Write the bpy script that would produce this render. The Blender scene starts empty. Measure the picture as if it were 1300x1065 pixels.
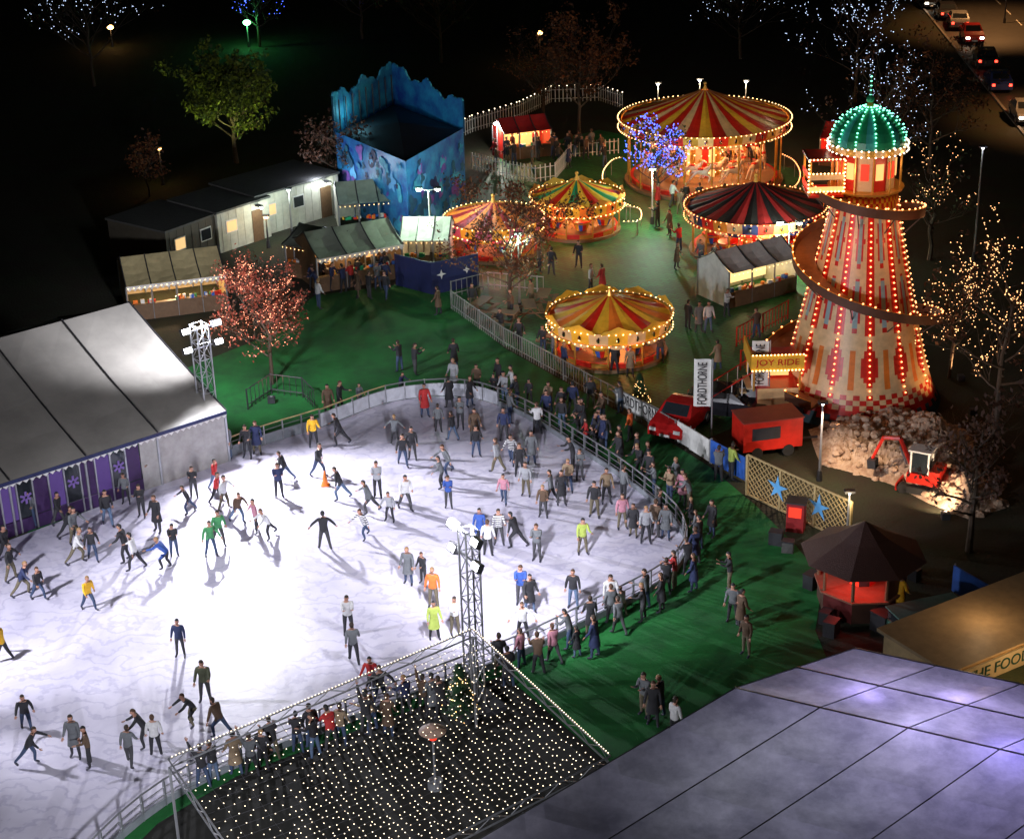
import bpy,bmesh,math,random
from mathutils import Vector,Matrix
R=random.Random(11)
rad=math.radians
sc=bpy.context.scene
sc.view_settings.view_transform='Standard'
try: sc.view_settings.look='None'
except Exception: pass
sc.view_settings.exposure=0
# ---------------- camera on a high roof, 34 m up
CAMH=34.0; F=2236.0
CR=(Matrix.Rotation(rad(66),3,'X')@Matrix.Rotation(-0.03,3,'Z'))
cd=bpy.data.cameras.new('Camera'); cam=bpy.data.objects.new('Camera',cd); sc.collection.objects.link(cam)
cam.matrix_world=Matrix.Translation((0,0,CAMH))@CR.to_4x4()
cd.sensor_width=36; cd.lens=36*F/1300; cd.clip_end=3000; cd.clip_start=1
sc.camera=cam
# survey helpers: site plan point for a sighting, and height of an upright
def G(px,py,z=0.0):
    d=CR@Vector(((px-650)/F,-(py-532.5)/F,-1)); t=(z-CAMH)/d.z
    return Vector((d.x*t,d.y*t,z))
def P(v):
    q=CR.transposed()@(Vector(v)-Vector((0,0,CAMH)))
    return (650+F*q.x/-q.z, 532.5-F*q.y/-q.z)
def HT(bx,by,ty):
    b=G(bx,by); lo,hi=0,40
    for i in range(40):
        m=(lo+hi)/2
        if P((b.x,b.y,m))[1]>ty: lo=m
        else: hi=m
    return lo
# ---------------- materials
MATS={}
def M(name,col,rough=.6,metal=0,var=.18,vs=2.5,bump=0,col2=None,em=0,ecol=None,vs2=None):
    if name in MATS: return MATS[name]
    m=bpy.data.materials.new(name); m.use_nodes=True; nt=m.node_tree; b=nt.nodes['Principled BSDF']
    b.inputs['Roughness'].default_value=rough; b.inputs['Metallic'].default_value=metal
    tc=nt.nodes.new('ShaderNodeTexCoord'); n=nt.nodes.new('ShaderNodeTexNoise'); n.inputs['Scale'].default_value=vs; n.inputs['Detail'].default_value=6
    n.inputs['Roughness'].default_value=.65
    nt.links.new(tc.outputs['Object'],n.inputs['Vector'])
    r=nt.nodes.new('ShaderNodeValToRGB'); r.color_ramp.elements[0].position=.33; r.color_ramp.elements[1].position=.67
    c2=col2 or tuple(c*(1-var) for c in col)
    c1=col if col2 else tuple(min(1,c*(1+var*.5)) for c in col)
    r.color_ramp.elements[0].color=(*c2,1); r.color_ramp.elements[1].color=(*c1,1)
    nt.links.new(n.outputs['Fac'],r.inputs['Fac']); nt.links.new(r.outputs['Color'],b.inputs['Base Color'])
    if bump:
        bp=nt.nodes.new('ShaderNodeBump'); bp.inputs['Strength'].default_value=bump; bp.inputs['Distance'].default_value=.05
        n2=nt.nodes.new('ShaderNodeTexNoise'); n2.inputs['Scale'].default_value=vs2 or vs*4; nt.links.new(tc.outputs['Object'],n2.inputs['Vector'])
        nt.links.new(n2.outputs['Fac'],bp.inputs['Height']); nt.links.new(bp.outputs['Normal'],b.inputs['Normal'])
    if em:
        b.inputs['Emission Color'].default_value=(*(ecol or col),1); b.inputs['Emission Strength'].default_value=em
        m.cycles.emission_sampling='NONE'
    MATS[name]=m; return m
def E(name,col,s): return M(name,tuple(c*.5 for c in col),em=s,ecol=col)
white=M('white_paint',(.7,.7,.67)); cream=M('cream_paint',(.78,.52,.26),rough=.4); red=M('red_paint',(.6,.022,.012),rough=.35)
dred=M('dark_red_canvas',(.3,.012,.015)); blk=M('black_canvas',(.015,.012,.015)); yel=M('yellow_canvas',(.8,.45,.03)); org=M('orange_canvas',(.8,.2,.02))
grn=M('green_paint',(.02,.28,.12),rough=.35); navy=M('navy_paint',(.012,.02,.09)); blue=M('blue_paint',(.03,.12,.5)); lblue=M('light_blue_paint',(.12,.4,.75))
gold=M('gold_paint',(.7,.38,.07),rough=.3,metal=.4); steel=M('galvanised_steel',(.4,.41,.43),rough=.4,metal=.7); dark=M('dark_metal',(.03,.03,.035),rough=.5)
wood=M('brown_timber',(.16,.09,.045),vs=6,bump=.3); rubber=M('black_rubber',(.015,.015,.015),rough=.8); glass=M('dark_glass',(.02,.025,.03),rough=.08)
grey=M('grey_felt_roof',(.08,.08,.075),vs=4,bump=.3); gcanvas=M('grey_green_canvas',(.26,.3,.24),vs=1.5); cabin=M('cabin_panel',(.55,.55,.46)); tan=M('tan_panel',(.5,.36,.18))
bulbW=E('warm_bulb',(1,.58,.22),7); bulbP=E('white_bulb',(1,.82,.58),5); bulbB=E('blue_bulb',(.06,.12,1),7); bulbG=E('green_bulb',(.2,1,.6),5); bulbR=E('red_bulb',(1,.16,.05),7); bulbO=E('orange_bulb',(1,.3,.1),7)
bulbC=E('cool_bulb',(.55,.7,1),3.5); bulbF=E('fairy_bulb',(1,.5,.2),4); bulbK=E('pink_fairy_bulb',(1,.36,.2),3.2); glowW=E('warm_glow_panel',(1,.5,.16),1.3); glowP=E('pink_glow_panel',(1,.15,.25),1.2); glowY=E('lit_yellow_panel',(1,.7,.28),1.3)
lampW=E('floodlight_lens',(.93,.97,1),30); lampO=E('sodium_lens',(1,.5,.14),14); glowR=E('red_glow_panel',(1,.04,.015),1.1)
headl=E('headlamp_lens',(1,.9,.7),14); taill=E('tail_lamp_lens',(1,.04,.02),8)
# ---------------- mesh builder
class MB:
    def __init__(s): s.v=[];s.f=[];s.m=[];s.mats=[];s.idx={}
    def mi(s,m):
        if m not in s.idx: s.idx[m]=len(s.mats); s.mats.append(m)
        return s.idx[m]
    def add(s,vs,fs,mat,X=None):
        o=len(s.v)
        for v in vs:
            v=Vector(v); s.v.append(X@v if X else v)
        ml=mat if isinstance(mat,list) else None
        for i,f in enumerate(fs):
            s.f.append([a+o for a in f]); s.m.append(s.mi(ml[i%len(ml)] if ml else mat))
    def box(s,c,d,mat,rz=0,X=None):
        cx,cy,cz=c; a,b,h=d[0]/2,d[1]/2,d[2]/2; co,si=math.cos(rz),math.sin(rz)
        vs=[(cx+x*co-y*si,cy+x*si+y*co,cz+z) for z in(-h,h) for x,y in((-a,-b),(a,-b),(a,b),(-a,b))]
        s.add(vs,[(3,2,1,0),(4,5,6,7),(0,1,5,4),(1,2,6,5),(2,3,7,6),(3,0,4,7)],mat,X)
    def frus(s,c,r1,r2,h,mat,n=16,cap=True,X=None,a0=0):
        vs=[];fs=[]
        for k,(r,z) in enumerate(((r1,0),(r2,h))):
            for i in range(n):
                a=a0+2*math.pi*i/n; vs.append((c[0]+r*math.cos(a),c[1]+r*math.sin(a),c[2]+z))
        for i in range(n): j=(i+1)%n; fs.append((i,j,n+j,n+i))
        s.add(vs,fs,mat,X)
        if cap:
            mm=mat[0] if isinstance(mat,list) else mat
            s.add(vs,[list(range(n))[::-1],list(range(n,2*n))],mm,X)
    def tube(s,p,q,r1,r2,mat,n=6,X=None):
        p=Vector(p);q=Vector(q);d=q-p
        if d.length<1e-6: return
        u=d.orthogonal().normalized(); w=d.normalized().cross(u); vs=[]
        for c,r in((p,r1),(q,r2)):
            for i in range(n):
                a=2*math.pi*i/n; vs.append(c+u*(r*math.cos(a))+w*(r*math.sin(a)))
        fs=[(i,(i+1)%n,n+(i+1)%n,n+i) for i in range(n)]+[list(range(n))[::-1],list(range(n,2*n))]
        s.add(vs,fs,mat,X)
    def path(s,pts,rs,mat,n=6,X=None):
        for i in range(len(pts)-1): s.tube(pts[i],pts[i+1],rs[i],rs[i+1],mat,n,X)
    def bulb(s,c,r,mat,X=None):
        c=Vector(c); vs=[c+Vector(d)*r for d in((1,0,0),(0,1,0),(-1,0,0),(0,-1,0),(0,0,1),(0,0,-1))]
        s.add(vs,[(0,1,4),(1,2,4),(2,3,4),(3,0,4),(1,0,5),(2,1,5),(3,2,5),(0,3,5)],mat,X)
    def ell(s,c,r,mat,nu=10,nv=7,X=None,keep=None):
        c=Vector(c); vs=[];fs=[]
        for j in range(nv+1):
            t=math.pi*j/nv
            for i in range(nu):
                a=2*math.pi*i/nu; vs.append(Vector((r[0]*math.sin(t)*math.cos(a),r[1]*math.sin(t)*math.sin(a),r[2]*math.cos(t))))
        for j in range(nv):
            for i in range(nu):
                k=(i+1)%nu; f=(j*nu+i,(j+1)*nu+i,(j+1)*nu+k,j*nu+k)
                if keep is None or keep(sum((vs[a] for a in f),Vector())/4): fs.append(f)
        s.add([v+c for v in vs],fs,mat,X)
    def quad(s,a,b,c,d,mat,X=None): s.add([a,b,c,d],[(0,1,2,3)],mat,X)
    def mesh(s,name,smooth=False):
        me=bpy.data.meshes.new(name); me.from_pydata([tuple(v) for v in s.v],[],s.f)
        for m in s.mats: me.materials.append(m)
        me.polygons.foreach_set('material_index',s.m)
        if smooth: me.polygons.foreach_set('use_smooth',[True]*len(s.f))
        me.update(); return me
    def obj(s,name,loc=(0,0,0),rz=0,parent=None,smooth=False,mw=None,scale=1):
        return inst(name,s.mesh(name,smooth),loc,rz,parent,mw,scale)
def inst(name,me,loc=(0,0,0),rz=0,parent=None,mw=None,scale=1):
    o=bpy.data.objects.new(name,me); sc.collection.objects.link(o)
    if mw is not None: o.matrix_world=mw
    else: o.location=loc; o.rotation_euler=(0,0,rz); o.scale=(scale,)*3 if isinstance(scale,(int,float)) else scale
    if parent: o.parent=parent
    return o
def empty(name,loc=(0,0,0),rz=0):
    o=bpy.data.objects.new(name,None); sc.collection.objects.link(o); o.location=loc; o.rotation_euler=(0,0,rz); o.empty_display_size=.2; return o
def frame(p,q):
    x=(q-p); x.z=0; x.normalize(); y=Vector((-x.y,x.x,0)); m=Matrix.Identity(4)
    for i in range(3): m[i][0]=x[i]; m[i][1]=y[i]; m[i][2]=(0,0,1)[i]; m[i][3]=p[i]
    return m
def light(name,kind,loc,energy,col,size=.3,parent=None,target=None,spot=None,blend=.6):
    l=bpy.data.lights.new(name,kind); l.energy=energy; l.color=col; l.shadow_soft_size=size
    if kind=='SPOT': l.spot_size=rad(spot); l.spot_blend=blend
    o=bpy.data.objects.new(name,l); sc.collection.objects.link(o); o.location=loc
    if target is not None: o.rotation_euler=(Vector(target)-Vector(loc)).to_track_quat('-Z','Y').to_euler()
    if parent: o.parent=parent
    return o
def text(body,mat,parent,loc,width,height,rot=(rad(90),0,0)):
    c=bpy.data.curves.new('lettering','FONT'); c.body=body; c.extrude=.01; c.align_x='CENTER'; c.align_y='CENTER'; c.materials.append(mat)
    o=bpy.data.objects.new('lettering',c); sc.collection.objects.link(o); bpy.context.view_layer.update()
    d=o.dimensions; o.scale=(width/d.x,height/d.y,1); o.parent=parent; o.location=loc; o.rotation_euler=rot; return o
# ---------------- world: faint night sky + moonlight-level sun
w=bpy.data.worlds.new('World'); sc.world=w; w.use_nodes=True
sk=w.node_tree.nodes.new('ShaderNodeTexSky'); sk.sky_type='NISHITA'; sk.sun_disc=False; sk.sun_elevation=rad(2); sk.sun_rotation=rad(200)
w.node_tree.links.new(sk.outputs[0],w.node_tree.nodes['Background'].inputs[0]); w.node_tree.nodes['Background'].inputs[1].default_value=.003
sl=bpy.data.lights.new('sun','SUN'); sl.energy=.01; sl.angle=rad(.5); sl.color=(.8,.85,1); so=bpy.data.objects.new('sun',sl); sc.collection.objects.link(so); so.rotation_euler=(rad(50),0,rad(20))
# ---------------- ground sheets
def sheet(name,pts,z,mat,px=True):
    vs=[G(a,b,z) if px else Vector((a,b,z)) for a,b in pts]
    mb=MB(); mb.add(vs,[list(range(len(vs)))],mat); o=mb.obj(name)
    me=o.data
    if me.polygons[0].normal.z<0: me.flip_normals()
    return o
grass=M('night_grass',(.018,.028,.009),col2=(.022,.013,.007),rough=.9,vs=.35,bump=.6,vs2=8)
gm=MB(); gm.add([(-900,-300,0),(900,-300,0),(900,1800,0),(-900,1800,0)],[(0,1,2,3)],grass); gm.obj('ground')
carpet=M('green_carpet',(.008,.17,.028),col2=(.005,.075,.016),rough=.85,vs=.5,bump=.25,vs2=20)
sheet('green_carpet',[(60,640),(150,560),(230,470),(330,430),(400,375),(500,362),(565,370),(590,398),(640,442),(730,492),(830,548),(900,592),(960,642),(1010,692),(1045,735),(1035,800),(1060,860),(960,930),(900,1100),(500,1250),(0,1400),(-400,1300)],.008,carpet)
# brick paving
def brickmat():
    m=bpy.data.materials.new('block_paving'); m.use_nodes=True; nt=m.node_tree; b=nt.nodes['Principled BSDF']
    tc=nt.nodes.new('ShaderNodeTexCoord'); br=nt.nodes.new('ShaderNodeTexBrick'); br.inputs['Scale'].default_value=1.0
    br.inputs['Brick Width'].default_value=.6; br.inputs['Row Height'].default_value=.3; br.inputs['Mortar Size'].default_value=.02
    br.inputs['Color1'].default_value=(.02,.19,.045,1); br.inputs['Color2'].default_value=(.015,.12,.03,1); br.inputs['Mortar'].default_value=(.008,.04,.012,1)
    mp=nt.nodes.new('ShaderNodeMapping'); mp.inputs['Rotation'].default_value=(0,0,.7)
    n=nt.nodes.new('ShaderNodeTexNoise'); n.inputs['Scale'].default_value=.4; n.inputs['Detail'].default_value=6
    mx=nt.nodes.new('ShaderNodeMix'); mx.data_type='RGBA'; mx.blend_type='MULTIPLY'; mx.inputs[0].default_value=.85
    r=nt.nodes.new('ShaderNodeValToRGB'); r.color_ramp.elements[0].position=.35; r.color_ramp.elements[0].color=(.4,.4,.35,1); r.color_ramp.elements[1].position=.62
    L=nt.links.new; L(tc.outputs['Object'],mp.inputs[0]); L(mp.outputs[0],br.inputs['Vector']); L(tc.outputs['Object'],n.inputs['Vector']); L(n.outputs['Fac'],r.inputs[0])
    L(br.outputs['Color'],mx.inputs[6]); L(r.outputs[0],mx.inputs[7]); L(mx.outputs[2],b.inputs['Base Color']); b.inputs['Roughness'].default_value=.6
    return m
sheet('paved_square',[(566,372),(560,330),(600,250),(640,195),(760,165),(1010,215),(1075,330),(1020,420),(1000,500),(960,530),(900,556),(830,536),(740,484),(640,438),(592,398)],.012,brickmat())
# ice
def catmull(pts,n=5):
    o=[]
    for i in range(len(pts)-1):
        p0=pts[max(0,i-1)];p1=pts[i];p2=pts[i+1];p3=pts[min(len(pts)-1,i+2)]
        for k in range(n):
            t=k/n; o.append(.5*((2*p1)+(p2-p0)*t+(2*p0-5*p1+4*p2-p3)*t*t+(3*p1-p0-3*p2+p3)*t**3))
    o.append(pts[-1]); return o
edgepx=[(-160,752),(0,690),(150,634),(290,581),(350,560),(400,545),(440,530),(485,513),(530,505),(580,503),(625,512),(680,537),(735,572),(790,608),(840,648),(866,678),(870,706),(850,735),(810,760),(750,790),(690,820),(640,842),(440,918),(290,978),(190,1035),(100,1120),(0,1240)]
edge=catmull([G(a,b,.03) for a,b in edgepx],5)
def icemat():
    m=bpy.data.materials.new('skated_ice'); m.use_nodes=True; nt=m.node_tree; b=nt.nodes['Principled BSDF']; L=nt.links.new
    tc=nt.nodes.new('ShaderNodeTexCoord'); n=nt.nodes.new('ShaderNodeTexNoise'); n.inputs['Scale'].default_value=.22; n.inputs['Detail'].default_value=9; n.inputs['Roughness'].default_value=.62; n.inputs['Distortion'].default_value=.8
    r=nt.nodes.new('ShaderNodeValToRGB'); r.color_ramp.elements[0].position=.32; r.color_ramp.elements[0].color=(.5,.48,.6,1); r.color_ramp.elements[1].position=.62; r.color_ramp.elements[1].color=(.76,.73,.85,1)
    wv=nt.nodes.new('ShaderNodeTexWave'); wv.wave_type='RINGS'; wv.inputs['Scale'].default_value=.35; wv.inputs['Distortion'].default_value=14; wv.inputs['Detail'].default_value=5; wv.inputs['Detail Scale'].default_value=2.5
    r2=nt.nodes.new('ShaderNodeValToRGB'); r2.color_ramp.elements[0].color=(.82,.82,.87,1); r2.color_ramp.elements[1].color=(1,1,1,1); r2.color_ramp.elements[0].position=0; r2.color_ramp.elements[1].position=.25
    mx=nt.nodes.new('ShaderNodeMix'); mx.data_type='RGBA'; mx.blend_type='MULTIPLY'; mx.inputs[0].default_value=1
    L(tc.outputs['Object'],n.inputs['Vector']); L(tc.outputs['Object'],wv.inputs['Vector']); L(n.outputs['Fac'],r.inputs[0]); L(wv.outputs['Fac'],r2.inputs[0]); L(r.outputs[0],mx.inputs[6]); L(r2.outputs[0],mx.inputs[7]); L(mx.outputs[2],b.inputs['Base Color'])
    b.inputs['Roughness'].default_value=.4
    bp=nt.nodes.new('ShaderNodeBump'); bp.inputs['Strength'].default_value=.25; bp.inputs['Distance'].default_value=.02; n3=nt.nodes.new('ShaderNodeTexNoise'); n3.inputs['Scale'].default_value=6; L(tc.outputs['Object'],n3.inputs['Vector']); L(n3.outputs['Fac'],bp.inputs['Height']); L(bp.outputs[0],b.inputs['Normal'])
    return m
mb=MB(); vs=[Vector(v) for v in edge]+[Vector((-60,18,.03)),Vector((-60,60,.03))]
mb.add(vs,[list(range(len(vs)))],icemat()); ice=mb.obj('ice_rink')
if ice.data.polygons[0].normal.z<0: ice.data.flip_normals()
def resample(pts,step):
    o=[pts[0].copy()]; d=step
    for i in range(len(pts)-1):
        a,b=pts[i],pts[i+1]; L=(b-a).length
        while d<=L: o.append(a+(b-a)*(d/L)); d+=step
        d-=L
    return o
bar=resample(edge[3*5:],1.0)
panel=M('barrier_panel',(.55,.57,.62),rough=.4); panelb=M('barrier_blue_panel',(.2,.28,.5)); panelg=M('barrier_grey_panel',(.2,.22,.24),rough=.4)
mb=MB()
for i in range(len(bar)-1):
    a,b=bar[i],bar[i+1]; a=Vector((a.x,a.y,0)); b=Vector((b.x,b.y,0)); m=(a+b)/2; an=math.atan2(b.y-a.y,b.x-a.x); px=P(m)
    if px[1]<700 and 415<px[0]<640: mb.box((m.x,m.y,.4),((b-a).length-.02,.06,.66),panel if (i//3)%5 else panelb,an); top=.95
    elif px[1]<700 and px[0]<=415:
        mb.box((m.x,m.y,.3),((b-a).length-.02,.06,.5),panelg,an); mb.tube(a+Vector((0,0,.75)),b+Vector((0,0,.75)),.02,.02,steel,5); top=1.0
    else:
        mb.box((m.x,m.y,.16),((b-a).length,.08,.26),panelg,an); top=.98
        for z in(.42,.7): mb.tube(a+Vector((0,0,z)),b+Vector((0,0,z)),.018,.018,steel,5)
    mb.tube(a+Vector((0,0,top)),b+Vector((0,0,top)),.035,.035,tan if px[0]<480 and px[1]<700 else steel,6)
    mb.box((a.x,a.y,top/2),(.06,.08,top),steel,an)
mb.obj('rink_barrier')
# ---------------- people
def skin(verts,edges,rad_,sub=1,root=0):
    me=bpy.data.meshes.new('t'); me.from_pydata(verts,edges,[]); o=bpy.data.objects.new('t',me); sc.collection.objects.link(o)
    md=o.modifiers.new('s','SKIN'); md.use_smooth_shade=True
    sv=me.skin_vertices[0].data
    for i,r in enumerate(rad_):
        sv[i].radius=r if isinstance(r,tuple) else (r,r); sv[i].use_root=(i==root)
    ss=o.modifiers.new('u','SUBSURF'); ss.levels=sub; ss.render_levels=sub
    dg=bpy.context.evaluated_depsgraph_get(); dg.update(); e=bpy.data.meshes.new_from_object(o.evaluated_get(dg))
    vs=[v.co.copy() for v in e.vertices]; fs=[list(p.vertices) for p in e.polygons]
    bpy.data.objects.remove(o); bpy.data.meshes.remove(me); bpy.data.meshes.remove(e); return vs,fs
def segd(p,a,b):
    d=b-a; t=max(0,min(1,(p-a).dot(d)/max(d.length_squared,1e-9))); return (p-a-d*t).length
jk=M('jacket_black',(.02,.02,.024),rough=.8); tr=M('trousers_black',(.025,.025,.03),rough=.85); sk_=M('skin',(.42,.22,.15),rough=.55,var=.06); hr=M('hair_dark',(.03,.018,.01),rough=.7); sh=M('boots',(.03,.03,.05),rough=.5); ey=M('eye_dark',(.02,.015,.015))
def person_mesh(name,lean,LL,RL,LA,RA,head=0,coat=False,twist=0):
    V3=Vector; ln=rad(lean); up=V3((0,math.sin(ln),math.cos(ln))); Pz=V3((0,0,.93))
    vs=[Pz];es=[];rs=[(.16,.125)];lab=[]
    def ad(v,par,r,l): vs.append(v); es.append((par,len(vs)-1)); rs.append(r); lab.append(l); return len(vs)-1
    waist=ad(Pz+up*.17,0,(.15,.12),'j'); chest=ad(Pz+up*.38,waist,(.18,.135),'j'); nb=ad(Pz+up*.53,chest,(.085,.08),'j'); nt_=ad(Pz+up*.60,nb,(.055,.055),'s')
    hands=[]
    for s,LG in((-1,LL),(1,RL)):
        t,k,ab=LG; hp=Pz+V3((s*.1,0,-.06)); h=ad(hp,0,.1,'t')
        d1=V3((s*math.sin(rad(ab)),math.sin(rad(t)),-math.cos(rad(t)))).normalized(); d2=V3((s*math.sin(rad(ab)),math.sin(rad(t-k)),-math.cos(rad(t-k)))).normalized()
        kn=ad(hp+d1*.42,h,.07,'t'); an=ad(vs[kn]+d2*.4,kn,.05,'t'); f=rad(max(-50,(t-k)*.7)); ad(vs[an]+V3((s*.03,.17*math.cos(f),-.05+.17*math.sin(f)*.9)),an,.042,'b'); 
    for s,AR in((-1,LA),(1,RA)):
        p,ab,eb=AR; sp=Pz+up*.47+V3((s*.19,0,0)); sidx=ad(sp,chest,.075,'j')
        def dr(pp,aa): return V3((s*math.sin(rad(aa)),math.cos(rad(aa))*math.sin(rad(pp)),-math.cos(rad(aa))*math.cos(rad(pp))))
        el=ad(sp+dr(p,ab)*.28,sidx,.058,'j'); wr=ad(vs[el]+dr(p+eb,ab*.6)*.24,el,.042,'j'); hands.append((vs[wr],dr(p+eb,ab*.6),s))
    bv,bf=skin([tuple(v) for v in vs],es,rs,1)
    mb=MB(); mm={'j':jk,'t':tr,'s':sk_,'b':sh}
    for m in(jk,tr,sk_,hr,sh,ey): mb.mi(m)
    o=len(mb.v); mb.v+=bv
    for f in bf:
        c=sum((bv[i] for i in f),Vector())/len(f); best=min(range(len(es)),key=lambda i:segd(c,vs[es[i][0]],vs[es[i][1]])); l=lab[best]
        if l=='t' and (c-Pz).dot(up)>-.06: l='j'
        mb.f.append([i+o for i in f]); mb.m.append(mb.mi(mm[l]))
    hd=rad(lean*.4+head); hc=vs[nt_]+V3((0,math.sin(hd)*.1+.015,math.cos(hd)*.11)); X=Matrix.Translation(hc)@Matrix.Rotation(-hd,4,'X')@Matrix.Rotation(rad(twist),4,'Z')
    mb.ell((0,0,0),(.078,.095,.12),sk_,12,9,X); mb.ell((0,.098,-.01),(.012,.02,.022),sk_,6,4,X)
    for s in(-1,1): mb.ell((s*.03,.086,.012),(.012,.01,.008),ey,6,4,X); mb.ell((s*.08,0,-.005),(.012,.022,.032),sk_,6,4,X)
    mb.ell((0,.086,-.05),(.022,.008,.006),dred,6,4,X)
    mb.ell((0,-.008,.012),(.09,.106,.128),hr,12,9,X,keep=lambda c:c.z>.035+max(0,c.y)*.35 or c.y<-.03)
    for hp,d,s in hands:
        u=Vector((s,0,0)); u=(u-d*u.dot(d)).normalized(); n=d.cross(u)
        X=Matrix((( u.x,n.x,d.x,hp.x),(u.y,n.y,d.y,hp.y),(u.z,n.z,d.z,hp.z),(0,0,0,1)))
        mb.ell((0,0,.05),(.042,.02,.055),sk_,8,5,X)
        for i,(x,l) in enumerate(((-.03,.065),(-.01,.078),(.01,.072),(.028,.055))):
            mb.path([(x,0,.085),(x*1.15,-.008,.085+l*.5),(x*1.2,-.03,.085+l)],[.009,.0085,.006],sk_,5,X)
        mb.path([(-.035,-.005,.04),(-.06,-.015,.07),(-.062,-.03,.095)],[.012,.01,.007],sk_,5,X)
    if coat:
        mb.frus((0,0,0),.24,.17,.5,jk,12,False,Matrix.Translation(Pz+V3((0,0,-.42)))@Matrix.Diagonal((1,.85,1,1)))
    z=min(v.z for v in mb.v); 
    for i,v in enumerate(mb.v): mb.v[i]=Vector((v.x,v.y,v.z-z))
    return mb.mesh('person_'+name,True)
POSE={'stand':person_mesh('a',2,(3,3,5),(-3,2,5),(5,12,18),(2,14,12)),
'stand2':person_mesh('m',3,(8,10,3),(-2,2,3),(38,-4,80),(32,-4,85),12,False,-15),
'look':person_mesh('b',4,(6,8,5),(-4,2,6),(30,10,65),(8,12,25),10,False,25),
'coat':person_mesh('c',3,(5,4,4),(-5,4,4),(10,12,30),(5,12,35),0,True,-20),
'stride':person_mesh('d',12,(30,26,4),(-20,14,4),(-22,18,25),(26,18,35)),
'skate':person_mesh('e',22,(36,50,5),(-28,10,9),(-15,38,20),(35,28,20)),
'arms':person_mesh('f',6,(10,12,9),(-10,6,9),(10,48,15),(5,42,20)),
'rail':person_mesh('g',18,(6,4,6),(0,4,8),(35,10,60),(32,10,65),8),
'bend':person_mesh('h',42,(45,65,8),(15,40,10),(60,20,20),(40,30,10),-20),
'wave':person_mesh('i',4,(6,4,8),(-6,4,8),(140,25,25),(10,25,20)),
'walk':person_mesh('j',6,(20,10,3),(-18,12,3),(-18,10,20),(22,10,25)),
'glide':person_mesh('k',14,(16,26,7),(8,20,10),(20,28,35),(25,24,30)),
'push':person_mesh('l',28,(20,30,6),(-36,6,8),(50,28,10),(40,22,20))}
JC={'black':(.018,.018,.022),'navy':(.02,.03,.09),'blue':(.03,.08,.32),'grey':(.13,.14,.15),'white':(.6,.6,.6),'red':(.45,.025,.025),'orange':(.85,.16,.03),'yellow':(.8,.45,.02),'green':(.06,.28,.1),'lime':(.4,.5,.1),
'brown':(.1,.06,.035),'tan':(.25,.18,.11),'pink':(.5,.22,.28),'lgrey':(.3,.31,.33),'olive':(.08,.09,.05)}
jm={k:M('jacket_'+k,c,rough=.8,vs=9) for k,c in JC.items()}; 
tm=[M('trousers_'+k,c,rough=.85,vs=9) for k,c in(('black',(.025,.025,.03)),('jeans',(.04,.065,.13)),('faded',(.09,.14,.23)),('charcoal',(.05,.05,.055)),('khaki',(.13,.11,.07)))]
hm=[M('hair_'+k,c,rough=.8) for k,c in(('dark',(.03,.018,.01)),('brown',(.07,.035,.018)),('blond',(.3,.18,.08)),('hat_black',(.02,.02,.02)),('hat_red',(.3,.03,.03)),('hat_white',(.5,.5,.5)))]
stripe=bpy.data.materials.new('jacket_striped'); stripe.use_nodes=True
_n=stripe.node_tree; _w=_n.nodes.new('ShaderNodeTexWave'); _w.bands_direction='Z'; _w.inputs['Scale'].default_value=3.2; _t=_n.nodes.new('ShaderNodeTexCoord'); _r=_n.nodes.new('ShaderNodeValToRGB'); _r.color_ramp.interpolation='CONSTANT'; _r.color_ramp.elements[0].color=(.02,.02,.03,1); _r.color_ramp.elements[1].color=(.7,.7,.7,1); _r.color_ramp.elements[1].position=.5
_n.links.new(_t.outputs['Object'],_w.inputs['Vector']); _n.links.new(_w.outputs['Fac'],_r.inputs[0]); _n.links.new(_r.outputs[0],_n.nodes['Principled BSDF'].inputs['Base Color']); jm['stripe']=stripe
def person(loc,pose,j,rz=None,t=None,h=None,s=1,z=0,name='person'):
    if pose=='stand' and R.random()<.45: pose='stand2'
    me=POSE[pose]; o=bpy.data.objects.new(name,me); sc.collection.objects.link(o); o.location=(loc.x,loc.y,z)
    o.rotation_euler=(0,0,rz if rz is not None else R.uniform(0,6.28)); s*=R.uniform(.9,.99); o.scale=(s*R.uniform(1.0,1.08),s*R.uniform(1,1.08),s)
    for i,m in((0,jm[j]),(1,tm[t if t is not None else R.choice((0,0,0,1,1,2,3,3,4))]),(3,hm[h if h is not None else R.choice((0,0,0,1,1,2,3,3))])):
        o.material_slots[i].link='OBJECT'; o.material_slots[i].material=m
    return o
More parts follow.
